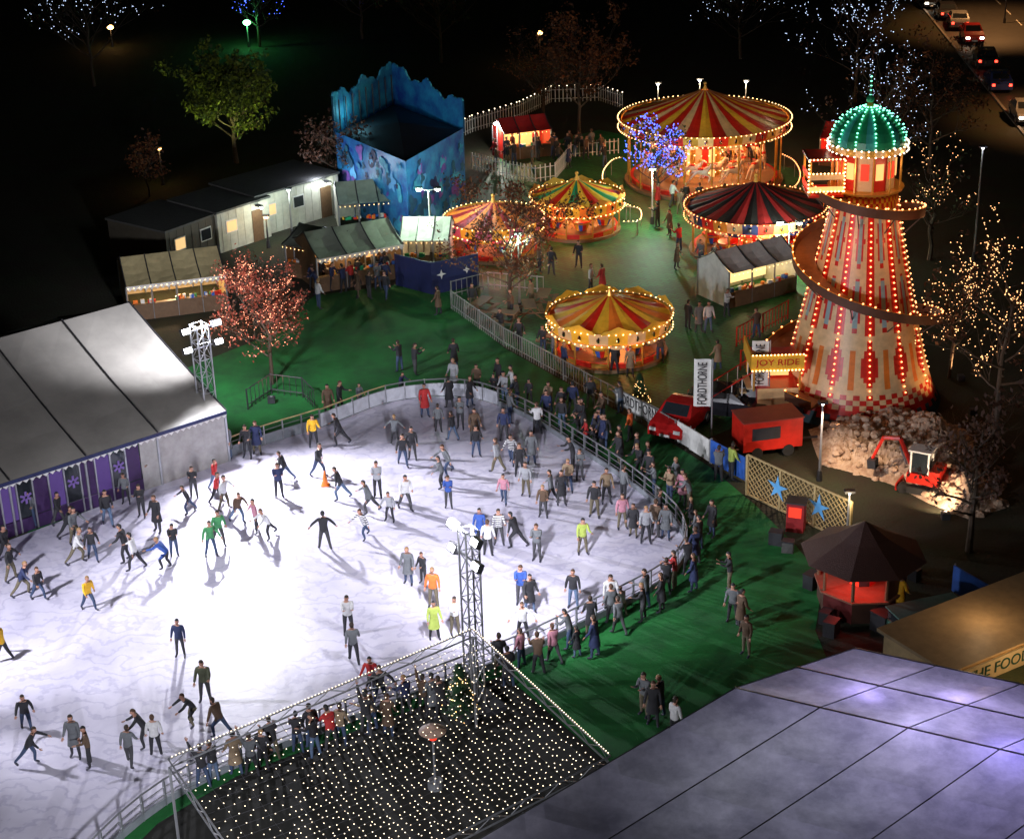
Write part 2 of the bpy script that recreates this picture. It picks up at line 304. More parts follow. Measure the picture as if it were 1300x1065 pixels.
# skaters: (x,y,pose,jacket,heading deg; 0=away,90=left,180=toward,270=right)
SK=[(35,928,'stride','black',200),(40,972,'push','black',250),(97,962,'coat','grey',190),(115,974,'look','brown',100),(166,972,'walk','grey',0),(186,948,'push','black',100),(199,960,'stand','white',20),(230,834,'stand','navy',180,3),(114,775,'stride','yellow',230),(6,840,'walk','yellow',90),
(248,922,'bend','black',120),(262,892,'look','olive',180),(281,936,'skate','brown',60),(450,842,'walk','grey',20),(443,806,'stand','white',200),(473,880,'stride','red',180),(484,898,'arms','black',180),(413,698,'arms','black',0),(464,684,'skate','stripe',130),
(363,612,'skate','black',70),(355,632,'stand','navy',180),(405,606,'stride','black',250),(434,635,'skate','black',100),(433,566,'skate','black',70),(399,568,'look','yellow',180),(480,632,'stand','lgrey',180),(471,652,'skate','grey',80),(496,662,'glide','lgrey',150),(515,648,'stride','white',220),
(570,645,'stand','blue',180),(512,592,'stride','black',200),(524,584,'stand','black',180),(569,604,'skate','grey',110),(557,550,'stand','grey',0),(540,530,'coat','red',180),(502,566,'arms','grey',0),(519,742,'coat','grey',180),(538,742,'look','black',150),(551,772,'stand','orange',180),
(552,812,'coat','lime',180),(578,806,'stand','white',200),(662,768,'stand','blue',180),(673,778,'coat','black',200),(664,812,'arms','white',180),(728,772,'stand','black',180),(740,704,'look','lime',180),(713,642,'coat','black',180),(755,657,'look','black',180),(790,672,'stand','pink',180),
(804,682,'coat','black',150),(620,707,'stand','white',0),(634,692,'look','stripe',180),(656,696,'skate','black',60),(682,712,'stand','grey',180),(690,657,'look','brown',180),(700,640,'walk','grey',90),(610,690,'coat','blue',180),(640,640,'walk','pink',180),(668,630,'stand','lgrey',180),
(25,672,'stand','navy',170),(42,670,'look','grey',180),(76,668,'walk','black',260),(88,684,'skate','black',250),(99,716,'skate','white',260),(96,690,'glide','grey',230),(119,712,'stride','black',210),(138,668,'walk','black',200),(161,640,'look','grey',180),(181,657,'stand','black',180),(201,676,'coat','black',160),
(162,714,'glide','black',80),(174,724,'stride','white',100),(214,724,'bend','blue',90),(222,706,'stand','black',180),(241,652,'skate','black',110),(247,632,'stand','black',180),(274,622,'walk','red',240),(276,640,'stride','red',240),(286,648,'arms','white',250),(303,664,'skate','brown',220),
(269,706,'glide','green',200),(279,692,'stride','green',220),(342,684,'push','white',110),(326,676,'arms','pink',120),(187,616,'look','tan',180),(9,712,'walk','black',250),(16,738,'arms','black',260),(30,757,'skate','navy',250),(50,762,'stride','black',240),
(315,582,'look','black',180),(327,577,'coat','navy',200),(291,583,'coat','grey',170),(585,545,'stand','grey',170),(605,580,'look','black',180),(603,560,'coat','brown',180),(640,560,'stand','navy',180),(650,590,'stride','stripe',150),(660,605,'look','black',180),
(675,590,'coat','grey',190),(632,600,'walk','lgrey',60),(722,625,'look','tan',180),(736,610,'stand','grey',180),(770,640,'stand','tan',180),(820,690,'look','lgrey',180),(845,685,'coat','grey',180),(575,560,'walk','black',40),(562,620,'glide','grey',90),(775,780,'look','white',180)]
for s_ in SK:
    x,y,p,j,hd=s_[:5]; person(G(x,y),p,j,rad(hd)+R.uniform(-.3,.3),t=s_[5] if len(s_)>5 else None,z=.032,name='skater',s=R.choice((1,1,1,.95,.9)))
jl=['black']*13+['navy']*4+['grey']*3+['brown']*3+['white','red','tan','olive','pink','lgrey']
pl=['stand','look','coat','rail','stand','look','walk','coat']
for i in range(2,len(bar)-1):
    a,b=bar[i-1],bar[i]; px=P(a); d=(b-a).normalized(); nrm=Vector((-d.y,d.x,0))
    if px[0]<415 and px[1]<700: rows=.3
    elif px[1]<560 and px[0]<600: rows=.9
    elif px[1]<640: rows=1.9
    elif px[1]<720: rows=1.5
    elif px[1]<850: rows=2.4
    else: rows=0
    k=0
    while k<rows:
        if R.random()<min(1,rows-k)*.8:
            q=a+d*R.uniform(-.3,.3)+nrm*(.45+k*.65+R.uniform(0,.35))
            person(q,R.choice(pl) if k else R.choice(['rail','look','stand','coat']),R.choice(jl),math.atan2(nrm.x,-nrm.y)+R.uniform(-.8,.8),s=R.choice((1,1,1,.75,.95)),z=.01)
        k+=1
    if 580<px[0] and px[1]<700 and R.random()<.38:
        q=a-nrm*R.uniform(.5,1.6); person(q,R.choice(pl),R.choice(jl+['white','grey','tan']),z=.032,name='skater')
for x,y,p,j in [(508,472,'stand','black'),(527,476,'stand','black'),(469,380,'stand','black'),(455,378,'coat','brown'),(447,366,'look','red'),(437,372,'stand','navy'),(480,368,'stand','grey'),(557,400,'coat','brown'),(405,392,'look','white'),(577,470,'coat','black'),(727,526,'stand','navy'),(740,548,'coat','black'),(755,565,'stand','black'),(765,540,'look','brown'),
 (765,568,'coat','navy'),(786,592,'coat','black'),(800,560,'stand','orange'),(750,520,'look','black'),(788,525,'stand','grey'),(829,920,'coat','black'),(818,908,'stand','grey'),(838,912,'look','black'),(856,940,'stand','white'),(940,800,'coat','brown'),(947,832,'stand','brown'),(930,790,'look','grey'),(926,750,'stand','black'),(912,612,'stand','grey'),(928,608,'look','lime'),(1140,780,'coat','yellow'),
 (873,418,'stand','black'),(887,422,'coat','grey'),(899,422,'stand','white'),(911,470,'coat','tan'),(922,402,'stand','white'),(905,343,'stand','black'),(890,340,'look','grey'),(859,342,'coat','brown'),(862,320,'stand','red'),(750,372,'stand','white'),(765,372,'coat','red'),(735,340,'look','black'),(800,478,'coat','tan'),(782,470,'stand','black'),(690,450,'look','black'),(704,452,'coat','grey'),(637,430,'stand','black'),(660,440,'walk','black'),(716,475,'stand','navy'),(838,460,'stand','brown'),
 (780,475,'look','black'),(960,430,'look','brown'),(685,345,'stand','brown'),(700,350,'look','black'),(835,290,'stand','black'),(850,300,'coat','brown'),(600,395,'stand','black'),(650,405,'look','brown'),(675,390,'stand','tan')]:
    person(G(x,y),p,j,z=.015)
for i in range(26): person(G(R.uniform(622,770),R.uniform(190,216)),R.choice(pl),R.choice(jl+['red','tan']),z=.015)
for i in range(14): person(G(R.uniform(395,500),R.uniform(352,380)),R.choice(pl),R.choice(jl),z=.015)
for i in range(10): person(G(R.uniform(800,990),R.uniform(262,275)),R.choice(pl),R.choice(jl),z=.015)
for i in range(18):
    t=(i+R.random())/18; person(G(575-t*320,885+t*98+R.uniform(6,26)),R.choice(['look','stand','rail','coat','look','wave']),R.choice(['black']*6+['navy','brown','grey','red','tan']),rad(20)+R.uniform(-.8,.8),z=.025)
mb=MB(); mb.box((0,0,.03),(.36,.36,.05),org); mb.frus((0,0,.05),.14,.035,.65,[org],12); mb.frus((0,0,.3),.098,.075,.14,white,12,False); mb.obj('traffic_cone',G(413,616,.03),0)
# ---------------- masts
cold=(.9,.9,1)
def mast(bx,by,ty,wd,rz,floods):
    h=HT(bx,by,ty); b=G(bx,by); mb=MB(); a=wd/2
    for x,y in((-a,-a),(a,-a),(a,a),(-a,a)): mb.tube((x,y,0),(x,y,h),.04,.04,steel,6)
    n=int(h/.8); cs=[(-a,-a),(a,-a),(a,a),(-a,a)]
    for k in range(n):
        z0=k*h/n;z1=(k+1)*h/n
        for i in range(4):
            c0=cs[i];c1=cs[(i+1)%4]; mb.tube((*c0,z0),(*c1,z1),.02,.02,steel,4); mb.tube((*c0,z1),(*c1,z1),.018,.018,steel,4)
    mb.box((0,0,.1),(1.6,1.6,.2),dark)
    for z in(h-.2,h-1.1): mb.tube((-.9,0,z),(.9,0,z),.04,.04,steel,6)
    for z in (h-.1,h-1.0):
        for x in(-.8,.8):
            X=Matrix.Translation((x,-.15,z))@Matrix.Rotation(rad(-25),4,'X')
            mb.box((0,0,0),(.45,.2,.32),dark,X=X); mb.box((0,-.11,0),(.36,.02,.22),lampW,X=X)
    o=mb.obj('floodlight_mast',b,rz); 
    for tx,ty2,e in floods:
        loc=Vector((0,0,h+.5)); t=Matrix.Rotation(-rz,3,'Z')@(G(tx,ty2)-b)
        light('flood_lamp','SPOT',loc,e,cold,.3,o,t,105,.8)
    return o
mast(270,578,412,.6,rad(40),((420,680,15000),(430,400,7000),(60,480,3200)))
mast(604,897,672,.5,rad(-60),((460,640,6200),(780,640,7000)))
mast(-160,905,640,.7,0,((150,820,12500),)); mast(230,1560,1270,.7,0,((330,800,13500),))  # both masts out of view; the nearer one added to even the ice light
# ---------------- marquee (left)
roofw=M('marquee_pvc',(.4,.38,.34),vs=.5,rough=.5); purple=M('purple_banner',(.04,.012,.08)); mwall=M('marquee_wall',(.36,.35,.33)); mlit=M('lit_window_violet',(.04,.02,.08),em=.16,ecol=(.3,.15,.8))
def gable(name,p,q,depth,eave,ridge,roofm,wallm,seams=5,trim=None,front=True,over=.15):
    X=frame(Vector((p.x,p.y,0)),Vector((q.x,q.y,0))); L=(Vector((p.x,p.y))-Vector((q.x,q.y))).length; mb=MB(); hd=depth/2
    for k in range(seams):
        x0=L*k/seams;x1=L*(k+1)/seams
        for (ya,za,yb,zb) in((-over,eave,hd,ridge),(depth+over,eave,hd,ridge)):
            n=4
            for i in range(n):
                f=lambda t,s:(ya+(yb-ya)*t, za+(zb-za)*t-.12*math.sin(math.pi*t)*s)
                y0,z0=f(i/n,1);y1,z1=f((i+1)/n,1); ym=(x0+x1)/2
                _,z0m=f(i/n,1.9);_,z1m=f((i+1)/n,1.9)
                mb.quad((x0,y0,z0),(ym,y0,z0m),(ym,y1,z1m),(x0,y1,z1),roofm); mb.quad((ym,y0,z0m),(x1,y0,z0),(x1,y1,z1),(ym,y1,z1m),roofm)
    for k in range(seams+1):
        x=L*k/seams
        for ya in(-over,depth+over):
            pts=[(x,ya+(hd-ya)*t,eave+(ridge-eave)*t-.12*math.sin(math.pi*t)+.03) for t in(0,.25,.5,.75,1)]
            mb.path(pts,[.04]*5,dark,5)
        if front: mb.tube((x,0,0),(x,0,eave),.06,.06,steel,6); mb.tube((x,depth,0),(x,depth,eave),.06,.06,steel,6)
    mb.add([(0,0,0),(0,depth,0),(0,depth,eave-.02),(0,hd,ridge-.05),(0,0,eave-.02)],[(0,1,2,3,4)],wallm); mb.add([(L,0,0),(L,depth,0),(L,depth,eave-.02),(L,hd,ridge-.05),(L,0,eave-.02)],[(4,3,2,1,0)],wallm)
    mb.quad((0,depth,0),(L,depth,0),(L,depth,eave),(0,depth,eave),wallm)
    if trim:
        n=int(L/.3)
        mb.box((L/2,-over-.02,eave-.08),(L,.03,.16),trim)
        for i in range(n): mb.add([(i*L/n,-over-.04,eave-.16),((i+1)*L/n,-over-.04,eave-.16),((i+.5)*L/n,-over-.04,eave-.3)],[(0,1,2)],white)
    return mb,X,L
p=G(-200,677,2.6);q=G(285,520,2.6)
mb,X,L=gable('marquee',p,q,16,2.6,5.6,roofw,mwall,5,navy)
nb=24
for i in range(nb):
    x0=L*i/nb; w_=L/nb
    if i<18:
        mb.box((x0+w_/2,.05,.3),(w_,.05,.6),purple); mb.box((x0+w_/2,.05,1.45),(w_*.86,.03,1.6),[mlit,glass,purple][i%3]); mb.box((x0,.04,1.2),(.07,.07,2.4),steel)
        if i%3==1: 
            for a in range(6): X6=Matrix.Translation((x0+w_/2,0,1.55))@Matrix.Rotation(a*math.pi/3,4,'Y'); mb.box((0,0,.17),(.1,.02,.22),M('violet_mark',(.2,.12,.4)),X=X6)
    else: mb.box((x0+w_/2,.05,1.3),(w_,.04,2.55),mwall)
mq=mb.obj('marquee',mw=X)
light('marquee_lamp','POINT',(L*.75,6,2.2),400,(.7,.4,1),.5,mq)
# ---------------- trees
bark=M('bark',(.06,.04,.025),vs=8,bump=.5); leafG=M('leaf_yellow_green',(.11,.14,.012),var=.4); leafG2=M('leaf_dark_green',(.03,.05,.01),var=.4); leafR=M('leaf_russet',(.2,.065,.02),var=.4); leafR2=M('leaf_dark_russet',(.08,.03,.015)); pine=M('pine_needles',(.02,.07,.025),var=.4)
def tree(name,b,h,cr,leaves=(leafR,leafR2),nl=1500,lights=None,nlt=0,ls=.12,r0=.16,seed=1,br=.045):
    r=random.Random(seed); mb=MB()
    tp=[Vector((0,0,0))]
    for i in range(1,6): tp.append(Vector((r.uniform(-.06,.06)*i,r.uniform(-.06,.06)*i,h*.62*i/5)))
    mb.path(tp,[r0*(1-.14*i) for i in range(6)],bark,7)
    segs=[]
    def grow(p,d,l,rr,dep):
        pts=[p];rs=[rr]
        for i in range(3):
            d=(d+Vector((r.uniform(-.28,.28),r.uniform(-.28,.28),r.uniform(-.12,.25)))).normalized(); pts.append(pts[-1]+d*l/3); rs.append(rr*(1-.22*(i+1)))
        mb.path(pts,rs,bark,4 if dep else 5)
        for i in range(3): segs.append((pts[i],pts[i+1],dep))
        if dep<3:
            for k in range((5,4,3)[dep]):
                i=r.choice((1,2,3)); dd=(d+Vector((r.uniform(-1,1),r.uniform(-1,1),r.uniform(-.4,.8)))).normalized()
                grow(pts[i],dd,l*(.6 if dep<2 else .5),rs[i]*.62,dep+1)
    nlimb=12
    for k in range(nlimb):
        t=.35+.65*k/nlimb; a=k*2.4+r.uniform(-.4,.4); z=h*.62*t; base=tp[0].lerp(Vector((tp[-1].x,tp[-1].y,h*.62)),t)
        el=.2+.85*t; grow(base,Vector((math.cos(a),math.sin(a),el)).normalized(),cr*(1.0-.25*t)*.8*r.uniform(.7,1.2),r0*.45*(1.1-.5*t),0)
    tw=[s for s in segs if s[2]>=2]
    if nl:
        cl=[r.choice(tw) for _ in range(max(20,nl//14))]
        for i in range(nl):
            s=r.choice(cl) if r.random()<.75 else r.choice(tw); c=s[0].lerp(s[1],r.random())+Vector((r.gauss(0,.22),r.gauss(0,.22),r.gauss(0,.18)))
            u=Vector((r.uniform(-1,1),r.uniform(-1,1),r.uniform(-1,1))).normalized(); v=u.orthogonal().normalized(); k=ls*r.uniform(.6,1.3)
            mb.add([c-u*k,c+v*k*.55,c+u*k,c-v*k*.55],[(0,1,2,3)],leaves[0] if r.random()<.6 else leaves[1])
    for i in range(nlt):
        s=r.choice(tw); c=s[0].lerp(s[1],r.random()); mb.bulb(c,br*r.uniform(.6,1.1),lights)
    return mb.obj(name,b,r.uniform(0,6))
th=HT
tree('lit_green_tree',G(300,207),th(300,207,75),4.0,(leafG,leafG2),9000,ls=.16,r0=.2,seed=3)
tree('fairy_light_tree',G(345,488),th(345,488,325),2.9,(M('leaf_red_brown',(.22,.04,.02),var=.4),leafR2),3800,bulbK,620,seed=4,br=.03,ls=.085,r0=.12)
tree('plane_tree',G(647,402),th(647,402,236),3.8,(leafR,leafR2),3200,None,0,seed=5,ls=.095,r0=.15)
tree('blue_fairy_light_tree',G(835,262),th(835,262,140),2.3,(leafG2,leafR2),700,bulbB,620,seed=6,br=.045,r0=.12)
tree('fairy_light_tree',G(1262,560),th(1262,560,260),3.6,(leafR2,leafR2),400,bulbF,620,seed=7,br=.03)
tree('fairy_light_tree',G(1205,480),th(1205,480,290),2.0,(leafR2,leafR2),200,bulbF,160,seed=27,br=.026,r0=.1)
tree('fairy_light_tree',G(1110,250),th(1110,250,30),4.6,(leafR2,leafR2),500,bulbC,260,seed=8,br=.03)
tree('fairy_light_tree',G(1085,130),th(1085,130,-40),5.5,(leafR2,leafR2),300,bulbC,300,seed=18,br=.035)
tree('russet_tree',G(190,250),th(190,250,165),1.6,(leafR,leafR2),700,seed=9,ls=.12,r0=.07)
tree('plane_tree',G(735,170),th(735,170,20),4.6,(leafR,leafR2),2600,seed=10,ls=.14)
tree('plane_tree',G(690,150),th(690,150,40),3.6,(leafR,leafR2),1200,seed=30,ls=.12)
tree('plane_tree',G(440,260),th(440,260,130),2.8,(leafR2,leafR2),1600,seed=12)
tree('plane_tree',G(1230,700),th(1230,700,480),2.8,(leafR2,leafR2),700,seed=21)
tree('plane_tree',G(560,80),th(560,80,-60),8,(leafG2,leafR2),2600,seed=13,ls=.2)
tree('plane_tree',G(1180,220),th(1180,220,60),4.5,(leafR,leafR2),1800,seed=33,ls=.13)
tree('fairy_light_tree',G(120,110),th(120,110,-40),7,(leafG2,leafR2),500,bulbC,260,seed=14,br=.035)
tree('fairy_light_tree',G(940,75),th(940,75,-40),6,(leafG2,leafR2),500,bulbC,200,seed=15,br=.035)
tree('blue_fairy_light_tree',G(330,60),th(330,60,-50),5,(leafG2,leafR2),500,bulbB,140,seed=16,br=.05)
tree('blue_fairy_light_tree',G(460,50),th(460,50,-70),5.5,(leafG2,leafR2),300,bulbB,90,seed=17,br=.045)
tree('fairy_light_tree',G(1180,330),th(1180,330,170),2.8,(leafG2,leafR2),300,bulbF,130,seed=22,br=.03)
def xmas(b,h,r):
    mb=MB(); rr=random.Random(int(b.x*10)); mb.tube((0,0,0),(0,0,h*.95),.06,.02,bark,6)
    for i in range(900):
        t=rr.random()**.8; z=h*(.12+.88*t); q=r*(1-t)*rr.uniform(.5,1)*(.8+.2*math.sin(z*14)); a=rr.uniform(0,6.28); c=Vector((q*math.cos(a),q*math.sin(a),z)); d=Vector((math.cos(a),math.sin(a),-.3))*.16; e=Vector((-math.sin(a),math.cos(a),0))*.05
        mb.add([c-e,c+d,c+e],[(0,1,2)],pine)
    for i in range(60):
        t=rr.random(); z=h*(.12+.85*t); a=rr.uniform(0,6.28); q=r*(1-t); mb.bulb((q*math.cos(a),q*math.sin(a),z),.02,bulbW)
    mb.obj('christmas_tree',b)
xmas(G(585,912),2.2,.75); xmas(G(812,515),1.7,.55); xmas(G(985,495),1.6,.5)
# ---------------- ride seats
def horse_mesh():
    v=[(0,-.35,1.0),(0,0,.95),(0,.35,1.0),(0,.6,1.3),(0,.72,1.52),(0,.98,1.38),(0,-.55,.95),(0,-.75,.7)]
    r=[.2,.19,.19,.11,.09,.05,.05,.03]; e=[(0,1),(1,2),(2,3),(3,4),(4,5),(0,6),(6,7)]
    for s in(-1,1):
        for y,k,z2 in((.4,.25,.62),(-.4,-.2,.6)):
            n=len(v); v+= [(s*.13,y,.8),(s*.14,y+k,z2),(s*.14,y+(.1 if k>0 else -.35),.32),(s*.14,y+(.12 if k>0 else -.42),.25)]; r+=[.09,.05,.035,.04]
            e+=[(2 if y>0 else 0,n),(n,n+1),(n+1,n+2),(n+2,n+3)]
    vs,fs=skin(v,e,r,1,1); mb=MB(); mb.add(vs,fs,M('horse_white',(.7,.6,.48),rough=.3)); mb.box((0,0,1.16),(.3,.36,.08),red); mb.tube((0,.05,0.2),(0,.05,2.6),.02,.02,gold,6); mb.box((0,.55,1.45),(.03,.3,.22),gold)
    for s in(-1,1): mb.add([(s*.03,.68,1.58),(s*.07,.7,1.58),(s*.05,.7,1.7)],[(0,1,2)],red)
    return mb.mesh('galloping_horse',True)
HM=horse_mesh()
def cup_mesh():
    mb=MB(); mb.frus((0,0,.1),.35,.6,.6,[red,yel,blue],12,True); mb.frus((0,0,.55),.62,.66,.12,gold,12,False); mb.tube((0,0,.6),(0,0,1),.03,.03,steel); mb.frus((0,0,1),.2,.2,.04,white,10)
    mb.box((0,.45,.75),(.7,.12,.5),red); return mb.mesh('ride_car')
CM=cup_mesh(); mirror=M('mirror',(.8,.8,.8),rough=.08,metal=1); deckm=M('timber_plank',(.25,.16,.08))
def carousel(name,b,r,eave,rise,n,cols,board,bulb,energy,lcol,ride,nr,crown=None,glow=glowW,base=red,bs=.045):
    root=empty(name,b,R.uniform(0,.3)); mb=MB()
    mb.frus((0,0,0),r*.97,r*.97,.2,deckm,n*2); mb.frus((0,0,.2),r*.9,r*.9,.25,[base,gold],n*2); mb.frus((0,0,.452),r*.86,r*.86,.02,deckm,n*2)
    mb.obj('platform',parent=root)
    mb=MB(); mb.frus((0,0,.47),r*.22,r*.2,eave-.4,[glow,gold,cream,red],16); mb.frus((0,0,eave-.5),r*.22,r*.45,.5,[red,gold],16,False)  # glow panels emit to stand for the ride's interior glow
    for k in range(16):
        for z in range(5): a=k*math.pi/8; mb.bulb((r*.23*math.cos(a),r*.23*math.sin(a),.8+z*(eave-1.2)/5),.05,bulb)
    mb.obj('centre_drum',parent=root)
    mb=MB()
    N=n*2; rings=[(1.0,0),(.7,.24),(.4,.55),(.12,.9),(.04,1)]
    for k in range(len(rings)-1):
        for i in range(N):
            a0=2*math.pi*i/N;a1=2*math.pi*(i+1)/N; am=(a0+a1)/2; f=lambda q,a,dz=0:(r*rings[q][0]*math.cos(a),r*rings[q][0]*math.sin(a),eave+.15+rise*rings[q][1]+dz)
            c=cols[i%len(cols)]; 
            mb.quad(f(k,a0),f(k,am,.06 if k<3 else 0),f(k+1,am,.06 if k<2 else 0),f(k+1,a0),c); mb.quad(f(k,am,.06 if k<3 else 0),f(k,a1),f(k+1,a1),f(k+1,am,.06 if k<2 else 0),c)
    mb.frus((0,0,eave+rise+.1),.18,.05,.4,gold,8); mb.ell((0,0,eave+rise+.55),(.12,.12,.12),gold,8,6)
    mb.obj('striped_canopy',parent=root)
    mb=MB(); H0=eave-.35;H1=eave+.28
    mb.frus((0,0,H0),r*1.0,r*1.03,H1-H0,board,N,False)
    mb.frus((0,0,H0),r*.985,r*1.015,H1-H0,[gold],N,False)
    for i in range(N):
        a=2*math.pi*(i+.5)/N; w_=math.pi*r/N; ca,sa=math.cos(a),math.sin(a)
        pts=[(r*1.01*ca-sa*w_*t,r*1.01*sa+ca*w_*t,H0-.2*math.sqrt(max(0,1-t*t))) for t in(-1,-.7,-.3,0,.3,.7,1)]
        mb.add(pts,[list(range(7))],board[(i+1)%len(board)])
        if crown and i%2==0:
            W=w_*1.9; pts=[(r*1.035*ca-sa*W*t,r*1.035*sa+ca*W*t,H1+z) for t,z in((-1,0),(-.8,.18),(-.5,.22),(0,.42),(.5,.22),(.8,.18),(1,0))]; mb.add(pts,[list(range(7))],crown)
        mb.ell((r*1.025*ca,r*1.025*sa,(H0+H1)/2),(.1,.1,.16),mirror,6,5)
    nb_=int(2*math.pi*r/.34)
    for i in range(nb_):
        a=2*math.pi*i/nb_
        for z in(H0,H1): mb.bulb((r*1.05*math.cos(a),r*1.05*math.sin(a),z),bs,bulb)
    mb.obj('rounding_boards',parent=root)
    mb=MB()
    for i in range(n):
        a=2*math.pi*i/n; c,s=math.cos(a),math.sin(a); mb.tube((r*.93*c,r*.93*s,0),(r*.93*c,r*.93*s,eave),.05,.05,gold,6)
        for k in range(7): q=r*(.25+.1*k); mb.bulb((q*c,q*s,eave-.1+rise*.05*(7-k)),.05,bulb)
    mb.obj('poles_and_ribs',parent=root)
    for i in range(nr):
        a=2*math.pi*i/nr
        for q in((.72,.5) if r>4 and ride is HM else (.62,)):
            inst('ride_seat',ride,(r*q*math.cos(a+q),r*q*math.sin(a+q),.5+R.uniform(0,.25) if ride is HM else .47),a+q,root)
            if R.random()<.5:
                o=person(Vector((0,0,0)),'look',R.choice(jl)); o.name='rider'; o.scale=(.7,)*3; o.parent=root; o.location=(r*(q-.02)*math.cos(a+q+.1),r*(q-.02)*math.sin(a+q+.1),.62)
    for k in range(3):
        a=k*2.09+.5; light('canopy_lamp','POINT',(r*.55*math.cos(a),r*.55*math.sin(a),eave-.3),energy/3,lcol,.2,root)
    for k in range(5):
        a=-math.pi/2+(k-2)*.75; light('board_lamp','POINT',(r*1.25*math.cos(a),r*1.25*math.sin(a),eave+.1),energy/36,lcol,.15,root)
    for k in range(4):
        a=-math.pi/2+(k-1.5)*.9; light('roof_lamp','POINT',(r*.9*math.cos(a),r*.9*math.sin(a),eave+rise*.9+.9),energy/30,(1,.75,.45),.15,root)
    return root
warm=(1,.5,.19)
carousel('gallopers_carousel',G(893,228),5.5,4.1,1.9,18,[red,yel,red,cream],[gold,cream,red],bulbW,1300,warm,HM,12)
carousel('waltzer_ride',G(957,318),4.0,2.6,1.5,14,[dred,blk],[red,gold,cream,navy],bulbO,560,(1,.3,.12),CM,8,None,glowR)
carousel('cups_ride',G(733,292),2.8,2.0,1.1,10,[red,yel,grn,yel],[yel,org],bulbW,400,warm,CM,6,gold)
carousel('children_carousel',G(774,447),3.1,1.9,1.1,10,[red,yel,org,yel],[yel,cream],bulbW,420,warm,CM,7,yel)
carousel('pink_glow_ride',G(628,318),2.9,1.9,1.0,9,[dred,org],[M('pink_paint',(.7,.12,.25)),yel],bulbW,420,(1,.3,.25),CM,6,None,glowP)  # carousel added where only a pink glow is known
def garland(pts,z,mat):
    W=catmull([G(a,b,z) for a,b in pts],8); mb=MB(); mb.path(W,[.03]*len(W),steel,5)
    for c in resample(W,.28): mb.bulb(c+Vector((0,0,.05)),.04,mat)
    for c in resample(W,1.8): mb.tube((c.x,c.y,0),c,.03,.03,steel,5)
    mb.obj('lit_queue_rail')
garland([(800,262),(772,246),(765,222),(776,205),(790,200)],1.0,bulbW); garland([(985,240),(1008,238),(1016,222),(1008,205),(992,196)],1.0,bulbO); garland([(795,262),(812,266),(812,280),(790,282)],.9,bulbW)
